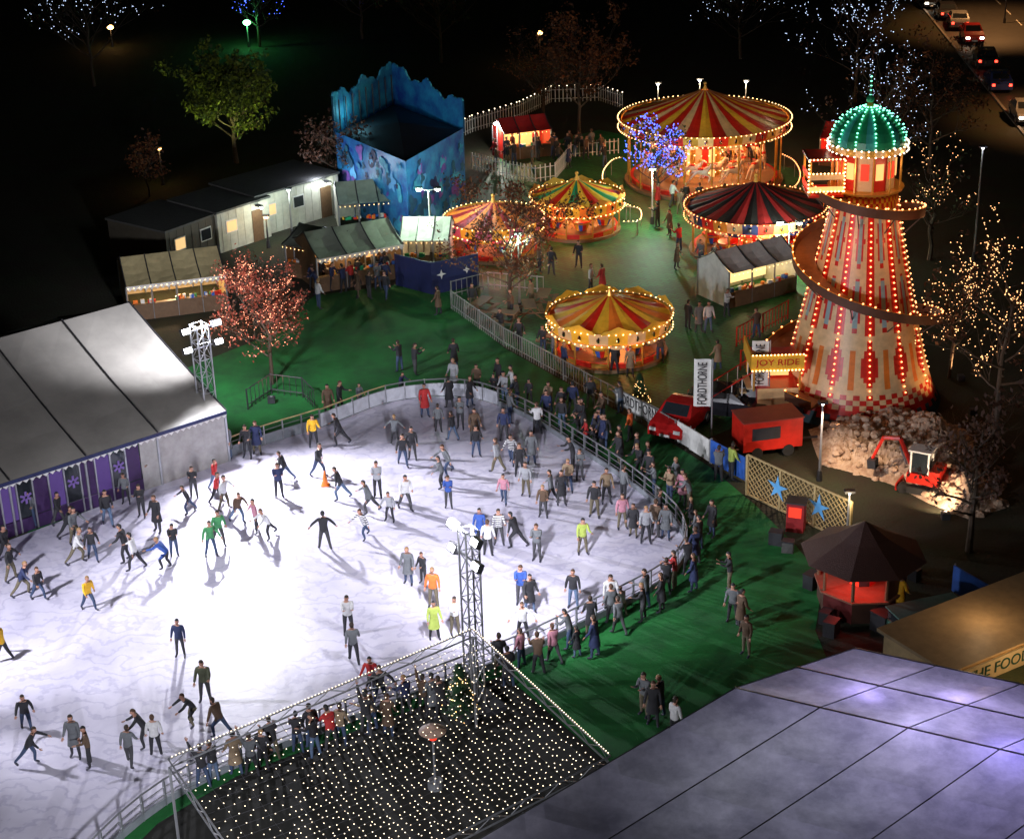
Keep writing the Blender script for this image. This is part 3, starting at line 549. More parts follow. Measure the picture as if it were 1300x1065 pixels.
# ---------------- helter skelter
def helter(b):
    root=empty('helter_skelter',b,0)
    prof=[(0,3.85),(1,3.42),(2.2,3.05),(4,2.68),(6,2.28),(8,1.88),(10,1.52),(11.3,1.35)]
    def rz(z):
        for (a,ra),(c,rc) in zip(prof,prof[1:]):
            if z<=c: return ra+(rc-ra)*(z-a)/(c-a)
        return prof[-1][1]
    NA=144; zs=[i*.12 for i in range(95)]; mb=MB()
    dbl=M('dark_teal_paint',(.03,.09,.12)); pb=M('pale_blue_paint',(.3,.42,.42))
    for j in range(len(zs)-1):
        z=zs[j]+.06
        for i in range(NA):
            u=(i+.5)/NA*12; fu=u%1; tri=abs(fu-.5)*2; m=cream; zz=abs(((i+.5)/NA*36)%1-.5)*2
            if z<.25+zz*.45: m=dbl
            elif z<.75+zz*.45: m=red
            elif z<1.0+zz*.45: m=cream
            elif z<1.2+zz*.45: m=red
            elif z<4.4 and z>1.8:
                t=(z-1.8)/2.6; wd=.5*min(1,(1-t)*2)*min(1,t*4)
                if tri>1-wd: m=red
                elif tri<.2 and t<.8-tri: m=pb if tri<.08 else org
            elif z>=4.4 and z<10.5:
                t=((z-4.4)%3.05)/3.05
                if tri>.72: m=red
                elif tri<.42*math.sin(math.pi*t): m=pb if tri<.2*math.sin(math.pi*t) else red
            elif z>=10.5: m=red if (zz>.5)==(z%.6>.3) else yel
            a=j*NA+i; c=j*NA+(i+1)%NA; mb.f.append([a,c,c+NA,a+NA]); mb.m.append(mb.mi(m))
    mb.v=[Vector((rz(z)*math.cos(2*math.pi*i/NA),rz(z)*math.sin(2*math.pi*i/NA),z)) for z in zs for i in range(NA)]; mb.obj('tapering_tower',parent=root)
    mb=MB()
    for k in range(12):
        a=2*math.pi*k/12; z=1.5
        while z<10.8: 
            r=rz(z)+.05; mb.bulb((r*math.cos(a),r*math.sin(a),z),.05,bulbO); z+=.3
    mb.obj('bulb_rows',parent=root)
    mb=MB(); keys=[(0,11.3),(.5,9.9),(1,7.6),(1.5,4.2),(2.0,1.6),(2.15,1.1)]
    def hz(t):
        for (a,za),(c,zc) in zip(keys,keys[1:]):
            if t<=c: return za+(zc-za)*(t-a)/(c-a)
        return keys[-1][1]
    n=172; pr=[]
    for i in range(n+1):
        t=2.15*i/n; z=(hz(max(0,t-.08))+hz(t)+hz(min(2.15,t+.08)))/3; a=math.pi+2*math.pi*t; ri=rz(max(0,z-.3))+.02; ro=ri+.9
        pr.append([(ri*math.cos(a),ri*math.sin(a),z),(ro*math.cos(a),ro*math.sin(a),z-.05),((ro+.06)*math.cos(a),(ro+.06)*math.sin(a),z+.34),((ro+.12)*math.cos(a),(ro+.12)*math.sin(a),z+.34),((ro+.1)*math.cos(a),(ro+.1)*math.sin(a),z-.15),(ri*math.cos(a),ri*math.sin(a),z-.25)])
    st=M('slide_timber',(.3,.15,.07),rough=.3); si=M('slide_inner',(.2,.09,.04)); bb=M('brown_board',(.13,.05,.025)); su=M('slide_under',(.22,.09,.05))
    for i in range(n):
        a,c=pr[i],pr[i+1]; cl=[st,si,yel,bb,su]
        for k in range(5): mb.quad(a[k],a[k+1],c[k+1],c[k],cl[k])
        if i%2==0: mb.bulb((Vector(a[2])+Vector(a[3]))/2+Vector((0,0,.05)),.05,bulbO)
        if i%8==0: mb.tube(a[4],Vector((a[4][0]*.72,a[4][1]*.72,a[4][2]-.9)),.03,.03,dark,4)
    mb.obj('spiral_slide',parent=root)
    mb=MB(); mb.frus((0,0,11.2),1.6,1.65,.12,gold,24); mb.frus((0,0,11.32),1.25,1.25,1.9,[cream,red],12)
    for k in range(12):
        X=Matrix.Rotation(2*math.pi*k/12+math.pi/12,4,'Z'); mb.box((1.22,0,12.3),(.08,.34,.8),glowW if k%2 else glowR,X=X)
        mb.tube((1.5,0,11.3),(1.5,0,13.2),.04,.04,gold,5,X=Matrix.Rotation(2*math.pi*k/12,4,'Z'))
    mb.frus((0,0,13.15),1.6,1.68,.35,[cream,gold],24)
    for i in range(36):
        a=2*math.pi*i/36
        for z in(13.2,13.5): mb.bulb((1.72*math.cos(a),1.72*math.sin(a),z),.05,bulbP)
    dm=[(1.6,0),(1.57,.35),(1.42,.75),(1.14,1.12),(.78,1.42),(.38,1.62),(.12,1.72)]
    for (r1,z1),(r2,z2) in zip(dm,dm[1:]): mb.frus((0,0,13.5+z1),r1,r2,z2-z1,[grn,grn,M('teal_paint',(.05,.4,.35))],24,False)
    for k in range(12):
        for j,(r1,z1) in enumerate(dm[:-1]):
            a=2*math.pi*k/12; mb.bulb(((r1+.05)*math.cos(a),(r1+.05)*math.sin(a),13.55+z1),.05,bulbG if j>0 else bulbP)
            r2,z2=dm[j+1]; mb.bulb(((r1+r2)/2*1.02*math.cos(a),(r1+r2)/2*1.02*math.sin(a),13.58+(z1+z2)/2),.045,bulbG)
    mb.frus((0,0,15.2),.2,.1,.25,gold,8); mb.ell((0,0,15.6),(.18,.18,.2),grn,8,6); mb.tube((0,0,15.7),(0,0,16.9),.04,.015,grn,6)
    for k in range(5): mb.bulb((0,0,15.8+k*.22),.05,bulbG)
    mb.obj('top_cupola',parent=root)
    mb=MB(); mb.box((-1.9,-.3,11.15),(1.5,1.6,.12),red); 
    for x,y in((-2.6,-1.05),(-1.2,-1.05),(-2.6,.5),(-1.2,.5)): mb.tube((x,y,11.2),(x,y,12.9),.05,.05,gold,5)
    for z in(11.5,12.1): mb.box((-1.9,-1.08,z),(1.5,.05,.25),glowW if z<12 else cream); mb.box((-2.65,-.28,z),(.05,1.5,.25),glowR)
    mb.box((-1.9,-.28,12.95),(1.6,1.7,.1),red)
    for i in range(10):
        for z in(11.4,12.3,13.0): mb.bulb((-2.65+i*.16,-1.14,z),.05,bulbW)
    for i in range(9):
        for x in (-2.68,-1.15): mb.bulb((x,-1.14,11.4+i*.19),.05,bulbW)
    mb.obj('start_balcony',parent=root)
    mb=MB(); mb.box((-3.9,-1.6,.9),(1.8,2,1.8),[cream,red]); mb.box((-4.0,-1.7,3.0),(2.2,2.4,.12),red); mb.box((-4.0,-2.92,3.35),(2.3,.08,.8),yel); mb.box((-5.13,-1.7,3.35),(.08,2.4,.8),yel)
    for x in(-5,-3): 
        for y in(-2.8,-.6): mb.tube((x,y,1.8),(x,y,3),.05,.05,gold,6)
    mb.box((-4,-1.3,2.4),(1.5,.05,1.0),glowW)
    for i in range(15):
        for z in(2.95,3.78): mb.bulb((-5.1+i*.157,-2.99,z),.045,bulbW)
    for i in range(8): mb.box((-5.1-i*.28,-1.6,1.7-i*.21),(.28,1.5,.08),tan)
    for y in(-2.35,-.85): 
        mb.tube((-5,y,2.6),(-7.3,y,.9),.03,.03,red,5); 
        for i in range(6): mb.tube((-5-i*.45,y,1.65-i*.3),(-5-i*.45,y,2.6-i*.33),.025,.025,white,4)
    k=mb.obj('entrance_kiosk',parent=root); text('JOY RIDE',red,k,(-4,-2.975,3.36),1.9,.42)
    for k in range(6):
        a=rad(-90+(k-2.5)*42); mb=MB(); c=(5.4*math.cos(a),5.4*math.sin(a),0)
        mb.box((c[0],c[1],.15),(.3,.3,.3),dark); mb.obj('floodlight_box',parent=root)
        light('tower_flood','SPOT',(c[0],c[1],.45),(330,420,560,560,420,330)[k],(1,.52,.22),.15,root,(0,0,7),85)
    for a in(-60,-120,0,180):
        light('slide_lamp','POINT',(3.3*math.cos(rad(a)),3.3*math.sin(rad(a)),9.0),50,(1,.4,.15),.2,root)
        light('top_lamp','POINT',(2.5*math.cos(rad(a)),2.5*math.sin(rad(a)),12.2),32,(1,.6,.3),.2,root)
    root.scale=(1.06,1.06,.93)
helter(G(1084,502))
# ---------------- booths, cabins, stalls
def pt_light(root,loc,e,col,s=.15): return light('lamp','POINT',loc,e,col,s,root)
def stall(name,p,q,depth,eave,ridge,roofm,wallm,lit=None,e=0,counter=True,trim=None,seams=2,lc=(1,.7,.35)):
    p=G(*p);q=G(*q); mb,X,L=gable(name,p,q,depth,eave,ridge,roofm,wallm,seams,trim,True,.3)
    if counter: mb.box((L/2,.1,.45),(L,.3,.9),wood); mb.box((L/2,depth-.3,1.2),(L*.9,.3,1.6),lit or wood)
    for i in range(int(L/.3)): mb.bulb((i*.3+.1,-.34,eave-.12),.03,bulbW)
    rr=random.Random(int(L*100))
    for i in range(int(L*5)):
        mb.box((rr.uniform(.2,L-.2),rr.uniform(0,.25),.98),(rr.uniform(.1,.25),.15,rr.uniform(.1,.3)),rr.choice([red,yel,white,grn,org,blue]))
    o=mb.obj(name,mw=X)
    if e: pt_light(o,(L/2,depth*.35,eave-.25),e,lc)
    return o,L
winw=M('warm_window',(.3,.2,.1),em=1.0,ecol=(1,.62,.26))
def cabinb(name,p,q,depth,h,wm=cabin,rm=grey,door=True,win=3):
    p=G(*p);q=G(*q); X=frame(p,q); L=(q-p).length; mb=MB()
    mb.box((L/2,depth/2,h/2),(L,depth,h),wm); mb.box((L/2,depth/2,h+.06),(L+.2,depth+.2,.12),rm)
    for i in range(win):
        x=L*(i+.5)/win
        if door and i==win-1: mb.box((x,-.03,1.0),(.85,.06,2.0),wood); mb.box((x,-.3,h-.2),(.25,.5,.1),dark); mb.ell((x,-.45,h-.32),(.1,.1,.07),lampW,8,6)
        else: mb.box((x,-.02,h*.6),(.9,.05,.8),white); mb.box((x,-.05,h*.6),(.76,.04,.66),glass if i%2 else winw)
    for i in range(int(L/.6)): mb.box((i*.6+.3,-.012,h/2),(.04,.02,h-.1),wm)
    mb.box((L+.03,depth/2,h*.6),(.05,.9,.8),glass)
    o=mb.obj(name,mw=X)
    if door: pt_light(o,(L*(win-.5)/win,-.8,h-.4),45,(.9,1,.8))
    return o
cabinb('portable_cabin',(328,302),(432,270),4.5,2.6)
cabinb('portable_cabin',(280,322),(345,300),4.5,2.5,cabin,grey,True,2)
cabinb('portable_cabin',(215,345),(280,320),5,2.4,M('dark_cabin',(.08,.07,.05)),grey,False,2)
wc=M('white_canvas',(.62,.64,.6))
stall('timber_shed',(432,298),(508,292),3.5,2.0,2.9,gcanvas,cabin,None,0,False,None,3)
stall('market_stall',(405,372),(512,352),3.8,2.1,3.1,gcanvas,wood,glowW,170,True,white,3)
stall('market_stall',(365,350),(425,362),3.0,2.0,2.8,gcanvas,wood,glowW,80,True,None,2)
stall('canvas_stall',(165,408),(290,392),4.5,2.1,3.0,M('canvas_yellow',(.5,.42,.22)),tan,glowY,420,True,white,4,(1,.7,.4))
stall('white_stall',(510,345),(572,345),3.0,2.0,2.9,wc,wc,None,40,False,None,3)
ps,pl_=stall('prize_stall',(925,392),(1010,370),2.8,2.1,2.9,M('bright_canvas',(.78,.76,.7)),wc,glowY,110,True,None,3)
board_z=[ps]
stall('grotto_stall',(640,205),(700,198),2.5,2.0,2.8,dred,red,glowW,170,True,None,3)
stall('grotto_stall',(1040,210),(1100,215),2.5,2.0,2.8,dred,red,glowR,110,True,None,3)
def board(name,p,q,z0,z1,mat,txt=None,tm_=None,frac=.85,posts=True):
    p=G(*p);q=G(*q);X=frame(p,q);L=(q-p).length; mb=MB(); mb.box((L/2,0,(z0+z1)/2),(L,.05,z1-z0),mat)
    if posts:
        n=max(1,int(L/2))
        for i in range(n+1): mb.tube((L*i/n,.06,0),(L*i/n,.06,z1+.05),.035,.035,steel,5)
    o=mb.obj(name,mw=X)
    if txt: text(txt,tm_,o,(L/2,-.035,(z0+z1)/2),L*frac,(z1-z0)*.62)
    return o
ho=board('navy_hoarding',(503,362),(549,374),0,1.9,navy); ho=board('navy_hoarding',(549,374),(608,362),0,1.9,navy)
for x,s in((.6,.3),(2.2,.25)):
    mb=MB(); mb.add([(0,-.04,s),(-.08,-.04,.06),(-s,-.04,0),(-.06,-.04,-.08),(0,-.04,-s),(.08,-.04,-.06),(s,-.04,0),(.07,-.04,.07)],[tuple(range(8))],white); mb.obj('star_mark',(x,0,1.1),0,ho)
# funhouse
def funhouse():
    A=G(432,262);B=G(520,305);C=G(592,258); h=HT(520,305,205)
    mur=M('blue_mural',(.03,.3,.55),col2=(.015,.05,.3),vs=.8,rough=.4); mur2=M('teal_mural',(.08,.5,.6),col2=(.015,.15,.4),vs=1.6); mur3=M('dark_mural',(.02,.14,.22),col2=(.01,.04,.12),vs=1.2); vio=M('violet_mural',(.3,.12,.5),col2=(.08,.05,.3),vs=1.6); rockm=M('rock_mural',(.04,.35,.42),col2=(.01,.05,.16),vs=1.1,rough=.5)
    D=A+(C-B); root=empty('funhouse',B); mb=MB()
    def q4(a,b,z0,z1,m): mb.quad((*(a-B).xy,z0),(*(b-B).xy,z0),(*(b-B).xy,z1),(*(a-B).xy,z1),m)
    q4(A,B,0,h,mur); q4(B,C,0,h,mur); q4(C,D,0,h,mur); q4(D,A,0,h,mur)
    ctr=(A+C)/2-B; dr_=M('dark_roof',(.03,.03,.035))
    for a,b in((A,B),(B,C),(C,D),(D,A)): mb.add([((a-B).x,(a-B).y,h-.15),((b-B).x,(b-B).y,h-.15),(ctr.x,ctr.y,h+.5)],[(0,1,2)],dr_)
    mb.obj('painted_walls',parent=root)
    mb=MB(); rr=random.Random(8)
    def cut(a,b,b0,b1,m,th_=.12):
        n=90; nn=(b-a).normalized(); nn=Vector((-nn.y,nn.x,0))*th_; hv=[b0+(b1-b0)*i/n+.28*math.sin(i*.17)+.13*math.sin(i*.43+1)+.12*abs(math.sin(i*.8)) for i in range(n+1)]
        for i in range(n):
            p0=a.lerp(b,i/n)-B;p1=a.lerp(b,(i+1)/n)-B; z0,z1=hv[i],hv[i+1]
            mb.quad((p0.x,p0.y,h-.3),(p1.x,p1.y,h-.3),(p1.x,p1.y,z1),(p0.x,p0.y,z0),m); q0=p0+nn;q1=p1+nn; mb.quad((q1.x,q1.y,h-.3),(q0.x,q0.y,h-.3),(q0.x,q0.y,z0),(q1.x,q1.y,z1),mur3); mb.quad((p0.x,p0.y,z0),(p1.x,p1.y,z1),(q1.x,q1.y,z1),(q0.x,q0.y,z0),mur2)
    cut(A,D,h+2.2,h+2.4,rockm); cut(D,C,h+2.4,h+1.5,mur)
    for i in range(9):
        p0=A.lerp(D,(i+.5)/9)-B; mb.tube((p0.x+.15,p0.y-.1,h),(p0.x+.15,p0.y-.1,h+2.0),.05,.05,dark,5)
    mb.obj('scenery_boards',parent=root)
    mb=MB(); rr=random.Random(5)
    for (S,Eb,sg) in((B,C,1),(B,A,-1)):
        d=(Eb-S).normalized(); nn=Vector((d.y,-d.x,0))*sg; L=(Eb-S).length
        for i in range(46):
            t=rr.uniform(.4,L-.4); z=rr.uniform(.4,h-.4); s=rr.uniform(.12,.5); c=d*t+nn*(.03+.002*i)+Vector((0,0,z)); ph=rr.uniform(0,6); kk=rr.choice((2,3,5))
            pts=[c+d*(s*math.cos(a)*(1+.4*math.sin(kk*a+ph)))+Vector((0,0,s*math.sin(a)*1.2*(1+.3*math.sin(kk*a+ph)))) for a in[k*.3142 for k in range(20)]]; mb.add(pts,[tuple(range(20))],rr.choice([mur2,lblue,mur3,navy,mur2,vio,mur3]))
    mb.obj('mural_shapes',parent=root)
    for loc,e,c in((B+Vector((4,-2.5,4.5)),360,(.6,.85,1)),(B+Vector((-3,-2.5,3)),330,(.75,.8,1)),(D+Vector((1.5,-2,h+1)),90,(.4,.6,1)),(A+Vector((-1,-3,3)),200,(.8,.85,1)),(A.lerp(D,.4)+Vector((0,-2.2,h+1)),60,(.3,.8,1))):
        light('mural_lamp','POINT',loc-B,e,c,.2,root)
funhouse()
# ---------------- fences
barr=M('barrier_tube',(.34,.35,.34),rough=.45,metal=.4)
def fence(name,pts,h=1.1,step=.22,mat=barr,rails=(.25,1.05),lights=None,pw=.025):
    W=[G(*a) for a in pts]; mb=MB()
    for a,b in zip(W,W[1:]):
        L=(b-a).length; n=max(1,int(L/step)); an=math.atan2(b.y-a.y,b.x-a.x)
        for z in rails: mb.tube(Vector((a.x,a.y,z*h/1.1)),Vector((b.x,b.y,z*h/1.1)),.03,.03,mat,5)
        for i in range(n+1):
            c=a.lerp(b,i/n); big=i%8==0; mb.box((c.x,c.y,h/2),(.06 if big else pw,.03 if not big else .06,h),mat,an)
            if lights and i%2==0: mb.bulb((c.x,c.y-.05,h+.1),.05,lights)
    return mb.obj(name)
fence('crowd_barrier',[(573,392),(640,440),(690,468),(745,499)])
fence('crowd_barrier',[(573,378),(620,366),(690,372)],1.0,.35)
fence('white_picket_fence',[(585,175),(600,168),(660,150),(700,130),(760,128),(790,138)],1.2,.3,white,(.25,.9),bulbP,.08)
fence('white_picket_fence',[(600,215),(625,222),(680,232),(705,228),(725,205)],1.2,.3,white,(.25,.9),None,.08)
fence('white_picket_fence',[(725,200),(785,195)],1.1,.3,white,(.25,.9),None,.08)
fence('steel_railing',[(745,499),(790,522),(875,570)],1.1,.5)
fence('red_railing',[(935,440),(1000,405)],1.1,.3,red); fence('red_railing',[(940,470),(985,455),(1010,440)],1.1,.3,red)
fence('steel_railing',[(315,520),(345,500),(385,505),(400,520)],1.1,.3,dark)
board('banner',(782,518),(842,548),.25,1.05,white,'FORDTHORNE',blk)
board('banner',(875,572),(900,588),.1,1.15,white); board('banner',(902,589),(945,612),.1,1.2,blue)
board('banner',(860,562),(880,574),.1,1.1,white)
# picnic tables by the plane tree
for x,y in((612,398),(640,412),(672,402),(690,388),(705,440)):
    mb=MB(); mb.box((0,0,.74),(1.5,.7,.05),wood)
    for s in(-1,1):
        mb.box((0,s*.65,.44),(1.5,.26,.04),wood); mb.tube((s*.6,-.7,0),(s*.6,.1,.72),.04,.04,wood,4); mb.tube((s*.6,.7,0),(s*.6,-.1,.72),.04,.04,wood,4); mb.box((s*.6,0,.42),(.06,1.4,.08),wood)
    mb.obj('picnic_table',G(x,y),R.uniform(0,3))
def flag(bx,by,ty):
    b=G(bx,by); h=HT(bx,by,ty); mb=MB(); mb.tube((0,0,0),(0,0,h),.04,.03,steel,6); mb.frus((0,0,0),.3,.1,.2,dark,8); 
    for i in range(6):
        x0=-.06-.13*i; mb.quad((x0,.04*math.sin(i),h*.42),(x0-.13,.04*math.sin(i+1),h*.42),(x0-.13,.04*math.sin(i+1),h-.05),(x0,.04*math.sin(i),h-.05),white)
    o=mb.obj('feather_flag',b,rad(-10)); text('FORDTHORNE',blk,o,(-.44,-.07,h*.7),h*.5,.42,(rad(90),rad(-90),0))
flag(903,560,455); flag(975,532,432)
def trellis(p,q,h):
    p=G(*p);q=G(*q);X=frame(p,q);L=(q-p).length; mb=MB(); tm2=M('trellis_timber',(.45,.33,.15))
    n=int(L/1.8)
    for i in range(n+1): mb.box((L*i/n,0,h/2),(.1,.1,h),tm2)
    for z in(.05,h): mb.box((L/2,0,z),(L,.06,.08),tm2)
    s=.28; k=-h
    while k<L:
        for sg in(1,-1):
            x0,x1=(k,k+h) if sg>0 else (k+h,k); z0,z1=.05,h; a=(x0,z0);b=(x1,z1)
            def atx(xx): t=(xx-x0)/(x1-x0); return (xx,z0+(z1-z0)*t)
            if a[0]<0: a=atx(0)
            if a[0]>L: a=atx(L)
            if b[0]<0: b=atx(0)
            if b[0]>L: b=atx(L)
            mb.tube((a[0],.02*sg,a[1]),(b[0],.02*sg,b[1]),.022,.022,tm2,4)
        k+=s
    for x in(L*.32,L*.72):
        c=(x,-.1,h*.55); pts=[]
        for i in range(10): a=i*math.pi/5+.3; rr=.62 if i%2==0 else .2; pts.append((c[0]+rr*math.cos(a),c[1],c[2]+rr*math.sin(a)))
        mb.add(pts,[tuple(range(10))],lblue)
    mb.obj('trellis_fence',mw=X)
trellis((948,628),(1078,690),1.9)
# ---------------- vehicles
def car(name,b,rz,paint,L=4.2,h=1.45,lights=True):
    mb=MB(); w=.85
    pr=[(-2.1,.35),(-2.12,.8),(-1.95,.98),(-1.5,1.02),(-1.0,1.4),(-.6,1.46),(.3,1.44),(.95,1.02),(1.75,.88),(2.08,.7),(2.1,.35)]
    k=L/4.2; vs=[]
    for s in(-1,1):
        for x,z in pr: vs.append((x*k,s*(w if z<1.05 else w*.8),z*h/1.45))
    n=len(pr); fs=[tuple(range(n)),tuple(range(2*n-1,n-1,-1))]+[(i,i+n,(i+1)%n+n,(i+1)%n) for i in range(n)]
    mb.add(vs,[f[::-1] for f in fs],paint)
    hh=h/1.45
    for s in(-1,1): mb.add([(-1.35*k,s*(w*.885),1.07*hh),(-.9*k,s*w*.825,1.38*hh),(.25*k,s*w*.825,1.38*hh),(.75*k,s*w*.885,1.07*hh)],[(0,1,2,3)],glass)
    mb.add([(.92*k,-.66,1.06*hh),(.92*k,.66,1.06*hh),(.36*k,.6,1.43*hh),(.36*k,-.6,1.43*hh)],[(0,1,2,3)],glass); mb.add([(-1.46*k,-.66,1.07*hh),(-1.46*k,.66,1.07*hh),(-1.04*k,.6,1.4*hh),(-1.04*k,-.6,1.4*hh)],[(0,1,2,3)],glass)
    for x in(-1.3*k,1.3*k):
        for s in(-1,1): mb.tube((x,s*.7,.32),(x,s*.88,.32),.32,.32,rubber,14); mb.tube((x,s*.88,.32),(x,s*.9,.32),.2,.18,steel,10)
    for s in(-1,1): mb.box((2.1*k,s*.6,.66*hh),(.06,.32,.16),headl if lights else white); mb.box((-2.12*k,s*.65,.72*hh),(.05,.22,.18),taill if lights else red)
    mb.box((2.12*k,0,.42),(.04,.5,.12),white)
    return mb.obj(name,b,rz)
cb=M('car_black',(.02,.02,.025),rough=.2); cr=M('car_red',(.45,.015,.015),rough=.2); cs=M('car_silver',(.4,.41,.43),rough=.25,metal=.6); cbl=M('car_blue',(.04,.06,.2),rough=.2)
ra=math.atan2(*(lambda d:(d.y,d.x))(G(1262,110)-G(1200,10)))
for x,y,m,tl in((1200,22,cb,1),(1216,34,cs,1),(1233,52,cr,0),(1250,82,cb,1),(1266,112,cbl,1),(1300,152,cs,0),(1180,8,cb,0)):
    car('car',G(x,y),ra+(math.pi if tl else 0)+R.uniform(-.05,.05),m)
car('red_car',G(864,545),rad(-120),cr,3.6,1.45,False); car('parked_car',G(925,528),rad(-20),cb,4.2,1.45,False); car('parked_car',G(965,522),rad(-15),cb,4.2,1.5,False)
mb=MB(); mb.box((0,0,1.35),(3.4,1.9,1.7),red); mb.box((0,0,2.22),(3.5,2.0,.06),M('trailer_roof',(.3,.04,.03)))
for x in(-.9,.9):
    for s in(-1,1): mb.tube((x,s*.8,.35),(x,s*.98,.35),.34,.34,rubber,12)
mb.box((0,0,.5),(3.3,1.6,.12),dark); mb.box((2.3,0,.5),(1.3,.12,.1),dark); mb.box((-.4,-.97,1.5),(1.6,.04,.7),dark); mb.obj('red_trailer',G(973,572),rad(12),scale=.82)
def excavator(b,rz):
    mb=MB()
    for s in(-1,1):
        mb.box((0,s*.6,.25),(1.5,.3,.34),rubber); mb.tube((.75,s*.45,.25),(.75,s*.75,.25),.25,.25,rubber,12); mb.tube((-.75,s*.45,.25),(-.75,s*.75,.25),.25,.25,rubber,12)
    mb.frus((0,0,.45),.35,.35,.15,dark,12); mb.box((-.15,0,.85),(1.5,1.3,.5),red); mb.box((-.7,0,1.15),(.5,1.25,.35),red)
    for x,y in((.45,-.1),(.45,.6),(-.4,-.1),(-.4,.6)): mb.tube((x,y,1.1),(x,y,2.2),.05,.05,white,6)
    mb.box((.02,.25,2.25),(1.1,.9,.08),white); mb.box((.03,.25,1.65),(.8,.66,1.0),glass)
    mb.path([(.6,-.35,.9),(1.3,-.35,2.3),(2.1,-.35,2.2)],[.12,.11,.09],red,6); mb.path([(2.1,-.35,2.25),(2.6,-.35,1.0)],[.09,.08],red,6); mb.path([(.9,-.35,1.0),(1.3,-.35,1.9)],[.05,.05],steel,6)
    mb.add([(2.4,-.6,1.0),(2.8,-.6,.95),(2.75,-.6,.5),(2.35,-.6,.55),(2.4,-.1,1.0),(2.8,-.1,.95),(2.75,-.1,.5),(2.35,-.1,.55)],[(0,1,2,3),(4,7,6,5),(1,0,4,5),(2,1,5,6),(3,2,6,7)],dark)
    mb.box((1.05,0,.25),(.08,1.4,.35),red)
    mb.obj('mini_excavator',b,rz,scale=.9)
excavator(G(1170,622),rad(150))
from mathutils import noise as nz
def mound(name,pts,mat,h=1.2):
    W=[G(*a) for a in pts]; c=sum(W,Vector())/len(W); mb=MB(); n=100; xs=[w_.x for w_ in W]; ys=[w_.y for w_ in W]; x0,x1,y0,y1=min(xs),max(xs),min(ys),max(ys)
    def inside(x,y):
        k=False;j=len(W)-1
        for i in range(len(W)):
            if (W[i].y>y)!=(W[j].y>y) and x<(W[j].x-W[i].x)*(y-W[i].y)/(W[j].y-W[i].y)+W[i].x: k=not k
            j=i
        return k
    def ed(x,y): return min(segd(Vector((x,y,0)),Vector((W[i].x,W[i].y,0)),Vector((W[(i+1)%len(W)].x,W[(i+1)%len(W)].y,0))) for i in range(len(W)))
    vs=[];ok=[]
    for j in range(n+1):
        for i in range(n+1):
            x=x0+(x1-x0)*i/n;y=y0+(y1-y0)*j/n; ins=inside(x,y); e=ed(x,y) if ins else 0
            v=Vector((x,y,0)); z=min(1,e/1.6)*h*(.45+.8*abs(nz.noise(v*.45)))+min(1,e)*(.28*abs(nz.noise(v*1.8))+.16*nz.noise(v*4.5)+.1*nz.noise(v*9)); vs.append((x-c.x,y-c.y,z-.02 if ins else -.05)); ok.append(ins)
    fs=[(j*(n+1)+i,j*(n+1)+i+1,(j+1)*(n+1)+i+1,(j+1)*(n+1)+i) for j in range(n) for i in range(n) if ok[j*(n+1)+i] or ok[(j+1)*(n+1)+i+1]]
    mb.add(vs,fs,mat)
    rr=random.Random(3)
    for i in range(420):
        x=rr.uniform(x0,x1);y=rr.uniform(y0,y1)
        if inside(x,y): s=rr.uniform(.08,.26); mb.ell((x-c.x,y-c.y,min(1,ed(x,y)/1.6)*h*.75),(s,s*rr.uniform(.6,1),s*.7),mat,6,4)
    return mb.obj(name,c)
mound('earth_pile',[(1025,545),(1075,530),(1130,522),(1190,530),(1235,555),(1245,600),(1280,645),(1230,660),(1180,640),(1130,615),(1080,600),(1040,590)],M('rubble_earth',(.6,.46,.34),col2=(.32,.2,.13),vs=2.2,bump=.8,rough=.95))
shng=M('dark_shingle',(.06,.025,.02),vs=6,bump=.6)
def kiosk(b):
    root=empty('refreshment_kiosk',b,rad(22.5)); mb=MB(); n=8; mb.frus((0,0,0),1.9,1.9,1.0,[M('kiosk_dark_red',(.12,.01,.01)),M('kiosk_brown',(.06,.025,.015))],n); mb.frus((0,0,1.0),2.05,2.05,.08,M('kiosk_counter',(.25,.1,.06)),n)
    for k in range(n):
        a=2*math.pi*k/n; mb.tube((1.85*math.cos(a),1.85*math.sin(a),1),(1.85*math.cos(a),1.85*math.sin(a),2.5),.08,.08,wood,6)
        a+=math.pi/n; X=Matrix.Rotation(a,4,'Z'); mb.box((1.78,0,2.25),(.06,1.3,.4),dred,X=X)
        if k in(0,1,2,7,6): mb.box((1.76,0,1.55),(.04,1.32,1.0),M('kiosk_shutter',(.07,.02,.015)),X=X)
    mb.frus((0,0,1.1),.6,.6,1.2,[glowR,dark,red,dark],8); mb.frus((0,0,2.45),2.7,1.1,.8,shng,n); mb.frus((0,0,3.25),1.1,.05,.7,shng,n); mb.obj('timber_kiosk',parent=root)
    for a in (200,250): light('kiosk_lamp','POINT',(1.3*math.cos(rad(a)),1.3*math.sin(rad(a)),2.1),40,(1,.07,.04),.1,root)
    root.scale=(.88,)*3
kiosk(G(1092,765))
mb=MB(); mb.box((0,0,1),(1.1,.9,2.0),dred); mb.box((0,-.46,1.4),(.8,.03,.7),glowR); mb.box((0,0,2.05),(1.3,1.1,.1),dark); mb.obj('ticket_booth',G(1010,672),rad(-20),scale=.65)
mb=MB(); mb.box((0,0,1.1),(.8,.8,2.2),dred); mb.box((0,-.42,1.3),(.7,.03,1.2),white); mb.box((0,0,2.23),(.9,.9,.08),dark); mb.obj('vending_booth',G(1046,735),rad(-10),scale=.8)
mb=MB(); mb.box((0,0,.45),(3.2,2.0,.9),M('green_cart',(.05,.14,.1))); mb.box((0,0,1.15),(3.1,1.9,.5),glass); mb.box((0,0,1.43),(3.3,2.1,.06),M('cart_lid',(.1,.2,.17),rough=.2))
